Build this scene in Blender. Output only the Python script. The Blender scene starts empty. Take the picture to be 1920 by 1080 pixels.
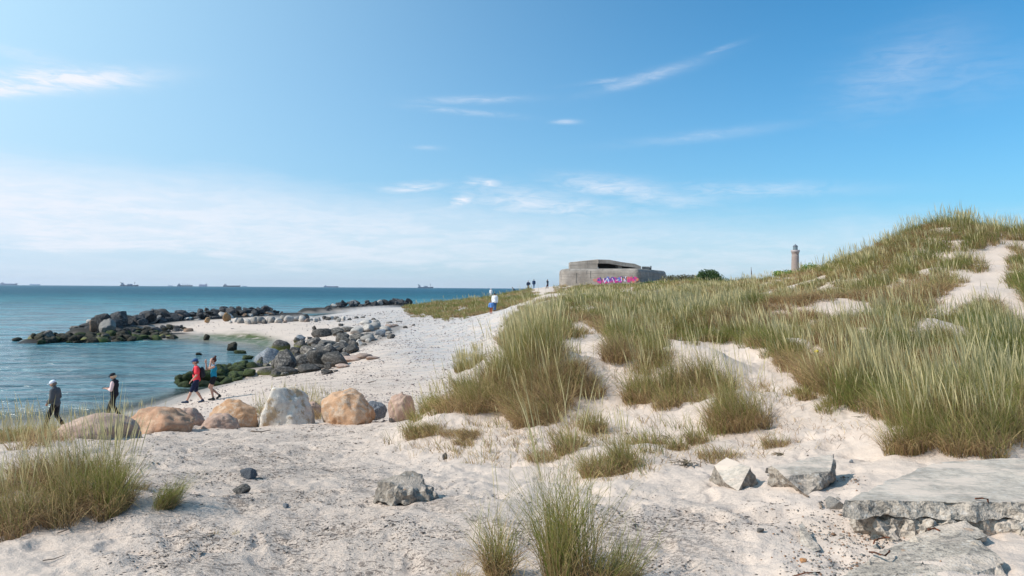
import bpy, bmesh, math, random
import numpy as np
from mathutils import Vector, Matrix, noise as mnoise

scene = bpy.context.scene
COL = scene.collection
random.seed(7)
rng = np.random.default_rng(11)
R = math.radians

# ------------------------------------------------------------------ camera
F = 1400.0            # focal length in photo pixels (1920 wide)
CAMZ = 5.2
ROLL = 0.0067
cam_d = bpy.data.cameras.new('camera')
cam = bpy.data.objects.new('camera', cam_d)
COL.objects.link(cam)
cam_d.sensor_width = 36.0
cam_d.lens = 36.0 * F / 1920.0
cam_d.clip_start = 0.1
cam_d.clip_end = 30000.0
RV = Vector((math.cos(ROLL), 0, math.sin(ROLL)))
UV = Vector((-math.sin(ROLL), 0, math.cos(ROLL)))
m = Matrix.Identity(4)
for i in range(3):
    m[i][0] = RV[i]; m[i][1] = UV[i]; m[i][2] = (0, -1, 0)[i]
m[2][3] = CAMZ
cam.matrix_world = m
scene.camera = cam

# ------------------------------------------------------------------ light
SUN_EL, SUN_AZ = 40.0, -103.0        # azimuth clockwise from the view direction (+Y)
sd = Vector((math.sin(R(SUN_AZ)) * math.cos(R(SUN_EL)), math.cos(R(SUN_AZ)) * math.cos(R(SUN_EL)), math.sin(R(SUN_EL))))
sun_d = bpy.data.lights.new('sun', 'SUN')
sun_d.energy = 4.4
sun_d.angle = R(0.53)
sun_d.color = (1.0, 0.955, 0.89)
sun = bpy.data.objects.new('sun', sun_d)
COL.objects.link(sun)
sun.rotation_euler = sd.to_track_quat('Z', 'Y').to_euler()
sun.location = (-30, -10, 40)

scene.view_settings.view_transform = 'Standard'
scene.view_settings.look = 'None'
scene.view_settings.gamma = 1.0
scene.view_settings.exposure = 0.12


# ------------------------------------------------------------------ node helpers
class NT:
    """tiny expression builder over a node tree"""
    def __init__(s, tree):
        s.t = tree; s.n = tree.nodes; s.l = tree.links

    def put(s, node, idx, v):
        if v is None: return
        if hasattr(v, 'is_output'): s.l.new(v, node.inputs[idx])
        else:
            inp = node.inputs[idx]
            if hasattr(inp.default_value, '__len__') and not hasattr(v, '__len__'):
                v = (v,) * len(inp.default_value)
            if hasattr(inp.default_value, '__len__') and len(inp.default_value) == 4 and len(v) == 3: v = (*v, 1)
            inp.default_value = v

    def m(s, op, a, b=None, c=None, clamp=False):
        nd = s.n.new('ShaderNodeMath'); nd.operation = op; nd.use_clamp = clamp
        s.put(nd, 0, a); s.put(nd, 1, b); s.put(nd, 2, c)
        return nd.outputs[0]

    def vm(s, op, a, b=None):
        nd = s.n.new('ShaderNodeVectorMath'); nd.operation = op
        s.put(nd, 0, a); s.put(nd, 1, b)
        return nd.outputs[0]

    def comb(s, x, y, z):
        nd = s.n.new('ShaderNodeCombineXYZ'); s.put(nd, 0, x); s.put(nd, 1, y); s.put(nd, 2, z)
        return nd.outputs[0]

    def sep(s, v):
        nd = s.n.new('ShaderNodeSeparateXYZ'); s.put(nd, 0, v)
        return nd.outputs

    def noise(s, vec, scale=5.0, detail=4.0, rough=0.55, dist=0.0, col=False):
        nd = s.n.new('ShaderNodeTexNoise')
        if vec is not None: s.l.new(vec, nd.inputs['Vector'])
        nd.inputs['Scale'].default_value = scale; nd.inputs['Detail'].default_value = detail
        nd.inputs['Roughness'].default_value = rough; nd.inputs['Distortion'].default_value = dist
        return nd.outputs['Color' if col else 'Fac']

    def voro(s, vec, scale=5.0, feature='F1', out='Distance', rand=1.0):
        nd = s.n.new('ShaderNodeTexVoronoi'); nd.feature = feature
        if vec is not None: s.l.new(vec, nd.inputs['Vector'])
        nd.inputs['Scale'].default_value = scale
        nd.inputs['Randomness'].default_value = rand
        return nd.outputs[out]

    def ramp(s, v, lo, hi, a=0.0, b=1.0):
        nd = s.n.new('ShaderNodeMapRange'); nd.interpolation_type = 'SMOOTHSTEP'
        s.put(nd, 0, v); s.put(nd, 1, lo); s.put(nd, 2, hi); s.put(nd, 3, a); s.put(nd, 4, b)
        return nd.outputs[0]

    def mix(s, f, a, b, blend='MIX'):
        nd = s.n.new('ShaderNodeMix'); nd.data_type = 'RGBA'; nd.blend_type = blend
        s.put(nd, 0, f)
        for idx, v in ((6, a), (7, b)):
            if hasattr(v, 'is_output'): s.l.new(v, nd.inputs[idx])
            else: nd.inputs[idx].default_value = (*v[:3], 1)
        return nd.outputs[2]

    def attr(s, name, out='Fac'):
        nd = s.n.new('ShaderNodeAttribute'); nd.attribute_name = name
        return nd.outputs[out]

    def mapping(s, vec, scale=(1, 1, 1), rot=(0, 0, 0)):
        nd = s.n.new('ShaderNodeMapping'); s.l.new(vec, nd.inputs[0])
        nd.inputs['Scale'].default_value = scale; nd.inputs['Rotation'].default_value = rot
        return nd.outputs[0]

    def bump(s, h, strength=0.5, dist=0.01, normal=None):
        nd = s.n.new('ShaderNodeBump'); s.l.new(h, nd.inputs['Height'])
        nd.inputs['Strength'].default_value = strength; nd.inputs['Distance'].default_value = dist
        if normal is not None: s.l.new(normal, nd.inputs['Normal'])
        return nd.outputs[0]


def new_mat(name):
    mt = bpy.data.materials.new(name); mt.use_nodes = True
    b = mt.node_tree.nodes['Principled BSDF']
    b.inputs['Roughness'].default_value = 0.85
    b.inputs['Specular IOR Level'].default_value = 0.25
    return mt, NT(mt.node_tree), b


def world_pos(nt):
    return nt.n.new('ShaderNodeNewGeometry').outputs['Position']


def obj_pos(nt):
    return nt.n.new('ShaderNodeTexCoord').outputs['Object']


# ------------------------------------------------------------------ world: sky with high thin cloud
world = bpy.data.worlds.new('World')
scene.world = world
world.use_nodes = True
wt = world.node_tree
W = NT(wt)
bg = wt.nodes['Background']
bg.inputs['Strength'].default_value = 0.1
dirv = wt.nodes.new('ShaderNodeTexCoord').outputs['Generated']
sx, sy, sz = W.sep(dirv)
zc = W.m('MAXIMUM', sz, 0.004)
sky = wt.nodes.new('ShaderNodeTexSky')
sky.sky_type = 'NISHITA'; sky.sun_disc = False
sky.sun_elevation = R(SUN_EL); sky.sun_rotation = R(SUN_AZ)
sky.air_density = 1.0; sky.dust_density = 0.6; sky.ozone_density = 1.6; sky.altitude = 0
W.l.new(W.comb(sx, sy, zc), sky.inputs[0])
az = W.m('ARCTAN2', sx, sy)                     # 0 = straight ahead, + to the right
el = W.m('ARCSINE', sz)
skycol = W.mix(1.0, sky.outputs[0], (0.19, 1.03, 1.42), 'MULTIPLY')
# noise fields over (az, el), drawn out sideways like wind-blown ice cloud
pv = W.comb(az, el, 0.0)
n_str = W.noise(W.mapping(pv, (3.0, 22, 1), (0, 0, R(-6))), 3.0, 7, 0.62, 0.6)
n_fin = W.noise(W.mapping(pv, (9.0, 40, 1), (0, 0, R(8))), 3.0, 6, 0.65, 0.8)
n_big = W.noise(W.mapping(pv, (1.6, 5, 1)), 2.0, 3, 0.5)


def azel(px, py):
    a = math.atan((px - 960) / F)
    hy = 540 + (px - 960) * ROLL
    return a, math.atan((hy - py) / F * math.cos(a))


def wisp(px, py, wpx, hpx, tilt, amt, soft=0.25, fine=True):
    a0, e0 = azel(px, py)
    da = W.m('SUBTRACT', az, a0); de = W.m('SUBTRACT', el, e0)
    c, s = math.cos(R(tilt)), math.sin(R(tilt))
    u = W.m('ADD', W.m('MULTIPLY', da, c), W.m('MULTIPLY', de, s))
    v = W.m('SUBTRACT', W.m('MULTIPLY', de, c), W.m('MULTIPLY', da, s))
    nn = n_fin if fine else n_str
    v = W.m('ADD', v, W.m('MULTIPLY', W.m('SUBTRACT', n_str, 0.5), 1.2 * hpx / F))
    u = W.m('ADD', u, W.m('MULTIPLY', W.m('SUBTRACT', n_fin, 0.5), 0.6 * wpx / F))
    uu = W.m('POWER', W.m('ABSOLUTE', W.m('DIVIDE', u, wpx / F)), 2.0)
    vv = W.m('POWER', W.m('ABSOLUTE', W.m('DIVIDE', v, hpx / F)), 2.0)
    g = W.m('EXPONENT', W.m('MULTIPLY', W.m('ADD', uu, vv), -1.0))
    k = W.ramp(nn, 0.5 - soft, 0.5 + soft, 0.15, 1.0)
    return W.m('MULTIPLY', W.m('MULTIPLY', g, k), amt)


wisps = [
    (125, 150, 110, 15, 10, 1.5, 0.22), (40, 168, 75, 10, 12, 1.2, 0.25), (100, 120, 90, 10, -8, 0.35, 0.2),
    (1215, 143, 85, 9, 13, 0.45, 0.32), (1150, 150, 60, 4, 5, 0.3, 0.2), (1350, 92, 40, 4, 14, 0.22, 0.2),
    (890, 187, 90, 6, 2, 0.35, 0.18), (870, 210, 90, 5, -4, 0.28, 0.18),
    (1330, 253, 130, 9, 4, 0.26, 0.3), (1700, 130, 100, 50, 18, 0.28, 0.36), (1800, 140, 120, 40, 0, 0.14, 0.28),
    (860, 376, 30, 11, 18, 1.2, 0.2), (775, 352, 52, 9, 8, 0.9, 0.2), (907, 344, 28, 8, -6, 1.1, 0.2),
    (1150, 352, 95, 17, -6, 0.85, 0.32), (980, 380, 110, 26, -4, 0.85, 0.32), (1240, 372, 90, 16, -8, 0.65, 0.3), (1060, 392, 140, 20, -3, 0.7, 0.3), (700, 430, 200, 26, -2, 0.6, 0.2), (1060, 228, 22, 4, 0, 0.5, 0.2),
    (300, 330, 60, 6, -18, 0.3, 0.2), (360, 368, 60, 8, 0, 0.6, 0.2), (800, 277, 24, 4, 0, 0.35, 0.2),
    (1420, 356, 170, 12, -2, 0.35, 0.22), (1250, 366, 160, 12, -4, 0.3, 0.2), (1150, 400, 170, 22, -3, 0.35, 0.25),
]
mask = None
for w_ in wisps:
    g = wisp(*w_)
    mask = g if mask is None else W.m('MAXIMUM', mask, g)
# broad veil low over the sea, thicker to the left
edge = W.m('ADD', W.m('ADD', el, W.m('MULTIPLY', W.m('SUBTRACT', n_str, 0.5), 0.045)), W.m('MULTIPLY', W.m('SUBTRACT', n_big, 0.5), 0.05))
tilted = W.m('ADD', edge, W.m('MULTIPLY', az, 0.05))
veil = W.m('MULTIPLY', W.ramp(tilted, 0.070, 0.135, 1, 0), W.ramp(tilted, 0.010, 0.034, 0.35, 1))
veil = W.m('MULTIPLY', veil, W.ramp(az, -0.65, 0.25, 0.88, 0.52))
veil = W.m('MULTIPLY', veil, W.ramp(W.m('ADD', W.m('MULTIPLY', n_str, 0.6), W.m('MULTIPLY', n_fin, 0.4)), 0.38, 0.60, 0.62, 1.0))
mask = W.m('MAXIMUM', W.m('MINIMUM', mask, 1.0), veil)
# whitening towards the horizon and towards the sun side
hor = W.m('MULTIPLY', W.m('EXPONENT', W.m('MULTIPLY', W.m('MAXIMUM', el, 0.0), -7.5)), 0.74)
left = W.m('MULTIPLY', W.m('POWER', W.m('DIVIDE', W.m('SUBTRACT', 0.6, az), 1.2, clamp=True), 2.2), 0.82)
base = W.mix(left, skycol, (5.4, 8.1, 9.9))
base = W.mix(hor, base, (5.7, 6.6, 8.0))
base = W.mix(mask, base, (8.3, 8.6, 9.4))
W.l.new(base, bg.inputs['Color'])


# ------------------------------------------------------------------ object helpers
def tag(o, label=None, cat=None, group=None, kind=None):
    if label: o['label'] = label
    if cat: o['category'] = cat
    if group: o['group'] = group
    if kind: o['kind'] = kind
    return o


def empty(name, loc, label=None, cat=None, group=None, rz=0.0):
    o = bpy.data.objects.new(name, None); COL.objects.link(o)
    o.location = loc; o.rotation_euler = (0, 0, rz)
    o.empty_display_size = 0.2
    return tag(o, label, cat, group)


def link_mesh(name, me, mats, parent=None):
    o = bpy.data.objects.new(name, me); COL.objects.link(o)
    for mt in (mats if isinstance(mats, (list, tuple)) else [mats]):
        if mt is not None: me.materials.append(mt)
    if parent is not None: o.parent = parent
    return o


def bm_obj(name, bm, mats, parent=None, smooth=True):
    me = bpy.data.meshes.new(name)
    bmesh.ops.recalc_face_normals(bm, faces=bm.faces)
    bm.to_mesh(me); bm.free()
    if smooth: me.polygons.foreach_set('use_smooth', [True] * len(me.polygons))
    return link_mesh(name, me, mats, parent)


def np_mesh(name, V, loops, starts, totals, cols=None, attrs=None, smooth=True):
    me = bpy.data.meshes.new(name)
    me.vertices.add(len(V)); me.vertices.foreach_set('co', np.ascontiguousarray(V, dtype=np.float32).ravel())
    me.loops.add(len(loops)); me.loops.foreach_set('vertex_index', np.ascontiguousarray(loops, dtype=np.int32))
    me.polygons.add(len(starts)); me.polygons.foreach_set('loop_start', np.ascontiguousarray(starts, dtype=np.int32))
    me.update(calc_edges=True)
    if smooth: me.polygons.foreach_set('use_smooth', np.ones(len(starts), dtype=bool))
    if cols is not None:
        a = me.color_attributes.new('Col', 'FLOAT_COLOR', 'POINT')
        c4 = np.ones((len(V), 4), dtype=np.float32); c4[:, :3] = cols
        a.data.foreach_set('color', c4.ravel())
    for k, v in (attrs or {}).items():
        a = me.attributes.new(k, 'FLOAT', 'POINT')
        a.data.foreach_set('value', np.ascontiguousarray(v, dtype=np.float32))
    me.validate()
    return me


def grid_mesh(name, X, Y, Z, attrs=None, keep=None):
    nr, nc = X.shape
    V = np.stack([X.ravel(), Y.ravel(), Z.ravel()], 1)
    i = np.arange(nr - 1)[:, None] * nc + np.arange(nc - 1)[None, :]
    q = np.stack([i, i + 1, i + nc + 1, i + nc], -1).reshape(-1, 4)
    if keep is not None:
        q = q[keep.ravel()]
    at = {k: v.ravel() for k, v in (attrs or {}).items()}
    return np_mesh(name, V, q.ravel(), np.arange(len(q)) * 4, None, None, at)


# 2-D gradient noise
_perm = rng.permutation(512)
_ga = rng.random(512) * 2 * np.pi


def pnoise(x, y, seed=0):
    x = np.asarray(x, float) + seed * 17.13; y = np.asarray(y, float) + seed * 9.71
    xi = np.floor(x).astype(int); yi = np.floor(y).astype(int)
    xf = x - xi; yf = y - yi
    u = xf * xf * xf * (xf * (xf * 6 - 15) + 10); v = yf * yf * yf * (yf * (yf * 6 - 15) + 10)

    def g(ix, iy, dx, dy):
        a = _ga[_perm[(_perm[ix & 511] + iy) & 511]]
        return np.cos(a) * dx + np.sin(a) * dy
    n00 = g(xi, yi, xf, yf); n10 = g(xi + 1, yi, xf - 1, yf)
    n01 = g(xi, yi + 1, xf, yf - 1); n11 = g(xi + 1, yi + 1, xf - 1, yf - 1)
    return (n00 * (1 - u) + n10 * u) * (1 - v) + (n01 * (1 - u) + n11 * u) * v


def fbm(x, y, o=4, seed=0, gain=0.5):
    r = 0; a = 1; f = 1
    for k in range(o):
        r = r + a * pnoise(x * f, y * f, seed + k * 3.7); a *= gain; f *= 2.03
    return r


# ------------------------------------------------------------------ the lie of the land
def P(px, py, Y):
    """world point that stands at depth Y seen at photo pixel (px, py)"""
    a = (px - 960) / F * Y; b = (540 - py) / F * Y
    return Vector((a * RV.x + b * UV.x, Y, CAMZ + a * RV.z + b * UV.z))


def proj(x, y, z):
    dx = x * RV.x + (z - CAMZ) * RV.z; du = x * UV.x + (z - CAMZ) * UV.z
    yy = np.maximum(y, 0.05)
    return 960 + F * dx / yy, 540 - F * du / yy


CTRL = []


def c_px(px, *pairs):
    for py, Y in pairs:
        v = P(px, py, Y); CTRL.append((v.x, v.y, v.z))


def c_z(px, *pairs):
    for z, Y in pairs:
        CTRL.append(((px - 960) / F * Y, Y, z))


c_px(-150, (1080, 4.2), (950, 5.5)); c_z(-150, (3.2, 8.5), (2.5, 12), (1.2, 18), (0.3, 24), (0.0, 26.5), (-0.8, 36), (-1.5, 60), (-2, 100), (-3, 300))
c_px(60, (1080, 4.2), (980, 5.2), (900, 6.8), (850, 8.8)); c_z(60, (2.9, 11), (2.2, 14.5), (1.0, 20), (0.12, 25), (0.0, 28), (-0.7, 38), (-1.0, 60), (-1.5, 120), (-3, 300))
c_px(260, (1080, 4.2), (950, 5.6), (880, 7.6), (830, 11), (812, 14)); c_z(260, (1.75, 19), (0.8, 24), (0.22, 28.5), (0.0, 31.0), (-0.5, 37), (-0.6, 42), (-0.6, 60), (-0.3, 72), (0.1, 78), (0.0, 95), (-1.5, 110), (-3, 300))
c_px(345, (1080, 4.2), (830, 11.5), (804, 15)); c_z(345, (1.4, 22), (0.50, 29), (0.15, 33), (-0.02, 36.0), (-0.35, 39), (-0.5, 44), (-0.4, 62), (0.0, 75.5), (0.55, 84), (0.3, 97), (-1.2, 112))
c_px(400, (750, 29.8)); c_z(400, (0.0, 38.5), (-0.3, 44))
c_z(450, (0.0, 44), (-0.3, 50), (-0.3, 58))
c_px(480, (1080, 4.2), (950, 5.65), (880, 7.9), (830, 11.6), (800, 15.8)); c_z(480, (1.4, 23), (0.85, 30), (0.55, 36), (0.15, 42), (-0.05, 47), (-0.25, 55), (0.0, 67), (0.45, 75), (1.0, 88), (0.6, 104), (-1.0, 118), (-3, 300))
c_px(600, (1080, 4.2), (880, 8.0), (830, 11.6), (795, 16.3), (765, 22.5), (700, 39.5)); c_z(600, (0.4, 47), (0.35, 56), (0.5, 66), (0.8, 78), (1.0, 92), (0.8, 108), (0.05, 135), (-0.6, 150), (-3, 300))
c_px(720, (1080, 4.2), (950, 5.6), (880, 8.1), (830, 11.3), (800, 15.0), (760, 23.5), (700, 36), (650, 49), (612, 74), (590, 100)); c_z(720, (1.1, 125), (0.8, 160), (0.2, 185), (-1, 220), (-3, 320))
c_px(800, (1080, 4.1), (950, 5.6), (880, 7.9), (830, 9.9), (790, 12.0)); c_z(800, (2.6, 15), (1.75, 20), (1.3, 27), (1.3, 40), (1.35, 60), (1.5, 85))
c_px(800, (583, 108), (570, 120)); c_z(800, (1.2, 150), (-0.5, 175), (-3, 300))
c_px(880, (1080, 4.0), (950, 5.55), (870, 7.9), (800, 10.4), (750, 12.5), (712, 15.0)); c_z(880, (2.6, 18.5), (1.75, 23), (1.45, 32), (1.6, 45), (2.1, 60), (2.3, 75))
c_px(880, (586, 84), (566, 105)); c_z(880, (2.8, 125), (0, 150), (-3, 300))
c_px(922, (588, 65)); c_px(940, (582, 72), (562, 100), (556, 120)); c_z(940, (3.6, 132), (2.5, 145), (-1, 190), (-3, 300))
c_px(950, (1080, 4.0), (870, 7.9), (800, 10.2), (740, 12.4), (690, 15.0), (655, 18.5)); c_z(950, (3.5, 23), (2.7, 30), (2.2, 40), (2.4, 52))
c_px(1000, (1080, 4.0), (950, 5.4), (870, 7.8), (820, 9.2), (780, 10.6), (700, 13.6), (640, 17.6), (602, 24), (580, 32), (566, 45)); c_z(1000, (4.3, 60), (3.9, 80))
c_px(1000, (556, 108), (545, 135), (541, 146)); c_z(1000, (4.6, 165), (1, 220), (-3, 330))
c_px(965, (562, 105), (548, 130)); c_z(965, (4.3, 142), (1, 190))
c_px(1100, (1080, 3.9), (950, 5.3), (880, 7.3), (800, 9.5), (720, 12.0), (665, 15.0), (628, 18), (600, 23), (575, 33), (562, 50), (552, 85), (543, 125), (538, 150)); c_z(1100, (5.5, 200), (3, 300), (2, 900))
c_px(1200, (1080, 3.9), (950, 5.3), (880, 7.0), (800, 9.3), (720, 11.7), (650, 15.6), (608, 21), (580, 30), (560, 46), (548, 85), (537, 130), (534, 150)); c_z(1200, (5.8, 200))
c_px(1300, (1080, 3.9), (950, 5.2), (900, 6.2), (860, 7.2), (800, 8.9), (740, 10.7), (680, 13.4), (635, 17), (600, 23), (570, 33), (550, 55), (532, 90), (528, 125)); c_z(1300, (6.3, 145), (5, 200), (3, 400), (3, 900))
c_px(1400, (1080, 3.9), (950, 5.1), (900, 6.0), (850, 7.2), (800, 8.6), (740, 10.3), (680, 13.0), (630, 17), (590, 23.5), (555, 35), (530, 55)); c_z(1400, (5.4, 75), (5.0, 120))
c_px(1500, (1080, 3.8), (950, 5.0), (920, 5.4), (850, 6.9), (800, 8.0), (740, 9.7), (700, 11.4), (640, 15.2), (600, 19.8), (560, 28), (532, 39), (518, 47)); c_z(1500, (5.4, 62), (5.0, 110), (3, 400), (3, 700), (3, 900))
c_px(1600, (850, 6.7), (780, 8.2), (700, 11), (600, 18.8), (540, 27), (490, 41)); c_z(1600, (5.8, 55))
c_px(1650, (1080, 3.75), (1000, 4.4), (930, 5.1), (850, 6.7), (800, 7.8), (760, 8.9), (700, 11.2), (640, 14.3), (580, 19), (518, 27), (464, 36)); c_z(1650, (6.0, 52), (5.0, 100))
c_px(1720, (850, 6.5), (600, 17), (498, 27), (438, 35)); c_z(1720, (6.2, 50))
c_px(1800, (1080, 3.7), (940, 4.9), (880, 5.8), (850, 6.4), (800, 7.4), (760, 8.6), (700, 10.6), (640, 13.4), (580, 17.3), (520, 22.5), (468, 27.5), (416, 33)); c_z(1800, (6.8, 46), (5.2, 80), (3, 400), (3, 900))
c_px(1870, (500, 24.5), (450, 30), (442, 33)); c_z(1870, (6.6, 45))
c_px(1930, (1080, 3.65), (940, 4.9), (860, 6.2), (780, 7.8), (700, 10.2), (620, 13.8), (590, 15.8), (540, 19.8), (490, 24.8), (450, 30), (437, 34)); c_z(1930, (6.8, 46), (5.0, 90))
c_px(2200, (1080, 3.6), (860, 6.0), (700, 10), (590, 15), (490, 24), (440, 32)); c_z(2200, (6.8, 46), (5, 90), (3, 400), (3, 900))
c_z(860, (-3, 450), (-3, 900)); c_z(960, (-2, 260), (-3, 500), (-3, 900)); c_z(300, (-3, 900)); c_z(1030, (1, 300), (-2, 600), (-3, 900))
CTRL += [(-6, -4, 3.5), (0, -5, 3.7), (6, -4, 3.9), (0, 1.5, 3.62), (-2.5, 1.5, 3.5), (3, 1.5, 3.75), (-14, 2, 3.0), (14, 2, 4.0)]
CT = np.array(CTRL)


def tl(x, y):
    r = np.sqrt(x * x + y * y) + 1.0
    return np.arctan2(x, y), np.log(r) * 0.55


ct, cl = tl(CT[:, 0], CT[:, 1])
CC = 0.035


def kern(d2): return np.sqrt(d2 + CC * CC)


A = kern((ct[:, None] - ct[None]) ** 2 + (cl[:, None] - cl[None]) ** 2)
Pm = np.stack([np.ones_like(ct), ct, cl], 1)
n_c = len(ct)
M = np.zeros((n_c + 3, n_c + 3)); M[:n_c, :n_c] = A - np.eye(n_c) * 0.004; M[:n_c, n_c:] = Pm; M[n_c:, :n_c] = Pm.T
sol = np.linalg.solve(M, np.concatenate([CT[:, 2], np.zeros(3)]))
BUMPS = []          # (x, y, radius, height) hummocks


def H0(x, y):
    x = np.atleast_1d(np.asarray(x, float)); y = np.atleast_1d(np.asarray(y, float))
    out = np.empty(x.size); xf = x.ravel(); yf = y.ravel()
    for s in range(0, x.size, 60000):
        t, l = tl(xf[s:s + 60000], yf[s:s + 60000])
        k = kern((t[:, None] - ct[None]) ** 2 + (l[:, None] - cl[None]) ** 2)
        out[s:s + 60000] = k @ sol[:n_c] + sol[n_c] + sol[n_c + 1] * t + sol[n_c + 2] * l
    return out.reshape(x.shape)


def duneness(x, y):
    """1 on the dunes, 0 on the flat beach"""
    a = np.arctan2(x, y)
    return np.clip((a + 0.10) / 0.14, 0, 1)


def H(x, y, detail=True):
    x = np.atleast_1d(np.asarray(x, float)); y = np.atleast_1d(np.asarray(y, float))
    z = H0(x, y)
    for bx, by, br, bh in BUMPS:
        d2 = ((x - bx) ** 2 + (y - by) ** 2) / (br * br)
        z = z + bh * np.exp(-d2)
    if detail:
        r = np.hypot(x, y)
        dn = duneness(x, y)
        amp = np.clip(r / 30, 0.15, 1) * dn * np.clip((z - 1.5), 0, 1)
        z = z + 0.30 * amp * fbm(x * 0.22, y * 0.22, 3, 1)
        near = np.clip(1.6 - r / 22, 0.0, 1) * np.clip((z - 0.3) * 2, 0, 1)
        z = z + near * (0.075 * fbm(x * 0.9, y * 0.9, 3, 4))
        # trampled sand: shallow dents with pushed-up rims
        n = pnoise(x * 2.6, y * 2.6, 8); n2 = pnoise(x * 4.7 + n, y * 4.7 - n, 9)
        z = z + near * 0.020 * (0.35 - np.abs(pnoise(x * 5.5 + n, y * 6.5 + n2, 15))) + near * 0.010 * (0.3 - np.abs(pnoise(x * 12 + n, y * 14, 16)))
        z = z + near * (0.030 * n - 0.034 * np.clip(n2 - 0.12, 0, 1) * 2.2 + 0.012 * pnoise(x * 9, y * 9, 12))
        z = z + 0.05 * fbm(x * 0.35, y * 0.35, 3, 21) * np.clip(z - 0.4, 0, 1) * (1 - near)
    return z


def G(px, py, ymin=3.0, ymax=400.0):
    """first ground hit of the ray through a photo pixel"""
    Y = np.exp(np.linspace(math.log(ymin), math.log(ymax), 420))
    a = (px - 960) / F * Y; b = (540 - py) / F * Y
    X = a * RV.x + b * UV.x; Z = CAMZ + a * RV.z + b * UV.z
    h = H(X, Y, False)
    d = Z - h
    k = np.nonzero(d < 0)[0]
    k = int(k[0]) if len(k) else len(Y) - 1
    k = max(k, 1)
    t = d[k - 1] / (d[k - 1] - d[k] + 1e-9); t = min(max(t, 0), 1)
    y = Y[k - 1] + (Y[k] - Y[k - 1]) * t
    x = X[k - 1] + (X[k] - X[k - 1]) * t
    return float(x), float(y), float(H(x, y)[0])


def hz(x, y): return float(H(x, y)[0])


# ---- hummocks under the big tussocks: (px, py, radius m, height m)
for px, py, rr, hh in [(60, 940, 0.55, 0.14), (180, 930, 0.4, 0.10), (315, 948, 0.2, 0.05), (1070, 1070, 0.3, 0.06), (930, 1078, 0.25, 0.05),
                       (910, 735, 0.8, 0.22), (1000, 730, 0.9, 0.32), (1060, 700, 0.7, 0.30), (980, 660, 1.2, 0.40), (800, 815, 0.6, 0.22),
                       (1165, 655, 0.7, 0.30), (1210, 700, 0.7, 0.34), (1310, 705, 0.7, 0.42), (1385, 775, 0.5, 0.24), (1150, 860, 0.6, 0.08),
                       (1560, 600, 1.4, 0.45), (1700, 640, 1.2, 0.4), (1420, 600, 1.4, 0.4), (1350, 620, 1.1, 0.35), (1600, 690, 0.9, 0.3), (1800, 560, 1.2, 0.3), (1840, 700, 0.9, 0.3), (1740, 820, 0.7, 0.2), (1620, 740, 0.8, 0.2), (1480, 670, 1.0, 0.3), (1840, 820, 0.6, 0.12), (1612, 925, 0.12, 0.04), (1680, 880, 0.16, 0.04)]:
    x, y, z = G(px, py)
    BUMPS.append((x, y, rr, hh))

# a line of footprints up the clean slope, and strays elsewhere
_fr = random.Random(5)
for px, py in [(958, 872), (985, 858), (940, 845), (975, 832), (1000, 822), (962, 815), (1010, 800), (985, 792), (1030, 778), (1012, 770), (1050, 755), (1035, 745), (1075, 728),
               (1290, 955), (1330, 965), (1380, 950), (1430, 965), (1480, 960), (1240, 930), (1185, 945), (870, 930), (905, 905), (300, 1000), (380, 1030), (240, 1040), (520, 1010),
               (1560, 830), (1600, 845), (1640, 850), (1510, 820), (1450, 790), (1470, 770)]:
    x, y, z = G(px, py)
    BUMPS.append((x, y, 0.10, -0.055)); BUMPS.append((x + 0.02, y - 0.16, 0.09, 0.028))

# ------------------------------------------------------------------ the groynes (centre lines, used by land and rocks)
def line_pts(pts):  # (px, Y) pairs to world xy
    return [((px - 960) / F * Y, Y) for px, Y in pts]


BW1 = line_pts([(168, 74), (230, 80), (300, 90), (400, 99), (470, 108), (540, 120)])
BW2 = line_pts([(578, 147), (630, 153), (690, 168), (768, 192)])
MID = line_pts([(505, 44), (560, 46), (610, 50), (660, 56), (700, 64), (728, 72)])
TIP = line_pts([(55, 67), (120, 69), (200, 70.5), (260, 73), (310, 75.5)])
GRN = line_pts([(352, 38.5), (400, 41), (450, 43.5), (480, 45.5)])


def seg_dist(x, y, pts):
    best = np.full(x.shape, 1e9)
    for (ax, ay), (bx, by) in zip(pts[:-1], pts[1:]):
        dx, dy = bx - ax, by - ay; L2 = dx * dx + dy * dy
        t = np.clip(((x - ax) * dx + (y - ay) * dy) / L2, 0, 1)
        best = np.minimum(best, np.hypot(x - ax - t * dx, y - ay - t * dy))
    return best


# ------------------------------------------------------------------ sand: one sheet, finer close by
th = np.concatenate([np.linspace(-110, -44, 50)[:-1], np.linspace(-44, 44, 820), np.linspace(44, 110, 50)[1:]]) * math.pi / 180
lr = np.concatenate([np.linspace(math.log(0.6), math.log(3.2), 40)[:-1], np.linspace(math.log(3.2), math.log(60), 520), np.linspace(math.log(60), math.log(950), 190)[1:]])
TH, LR = np.meshgrid(th, lr)
GX = np.exp(LR) * np.sin(TH); GY = np.exp(LR) * np.cos(TH)
GZ = H(GX, GY)
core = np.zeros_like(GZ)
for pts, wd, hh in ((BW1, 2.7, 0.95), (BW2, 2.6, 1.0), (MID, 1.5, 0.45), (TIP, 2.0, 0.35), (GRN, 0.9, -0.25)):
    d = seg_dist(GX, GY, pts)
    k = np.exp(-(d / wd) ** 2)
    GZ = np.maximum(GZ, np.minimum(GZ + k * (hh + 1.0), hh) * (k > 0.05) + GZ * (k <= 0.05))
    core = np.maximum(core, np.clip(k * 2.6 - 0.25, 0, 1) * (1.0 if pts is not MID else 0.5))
PX, PY = proj(GX, GY, GZ)


def soft(px, py, rx, ry, rot=0):
    c, s = math.cos(R(rot)), math.sin(R(rot))
    u = (PX - px) * c + (PY - py) * s; v = -(PX - px) * s + (PY - py) * c
    return np.exp(-((u / rx) ** 2 + (v / ry) ** 2))


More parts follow.
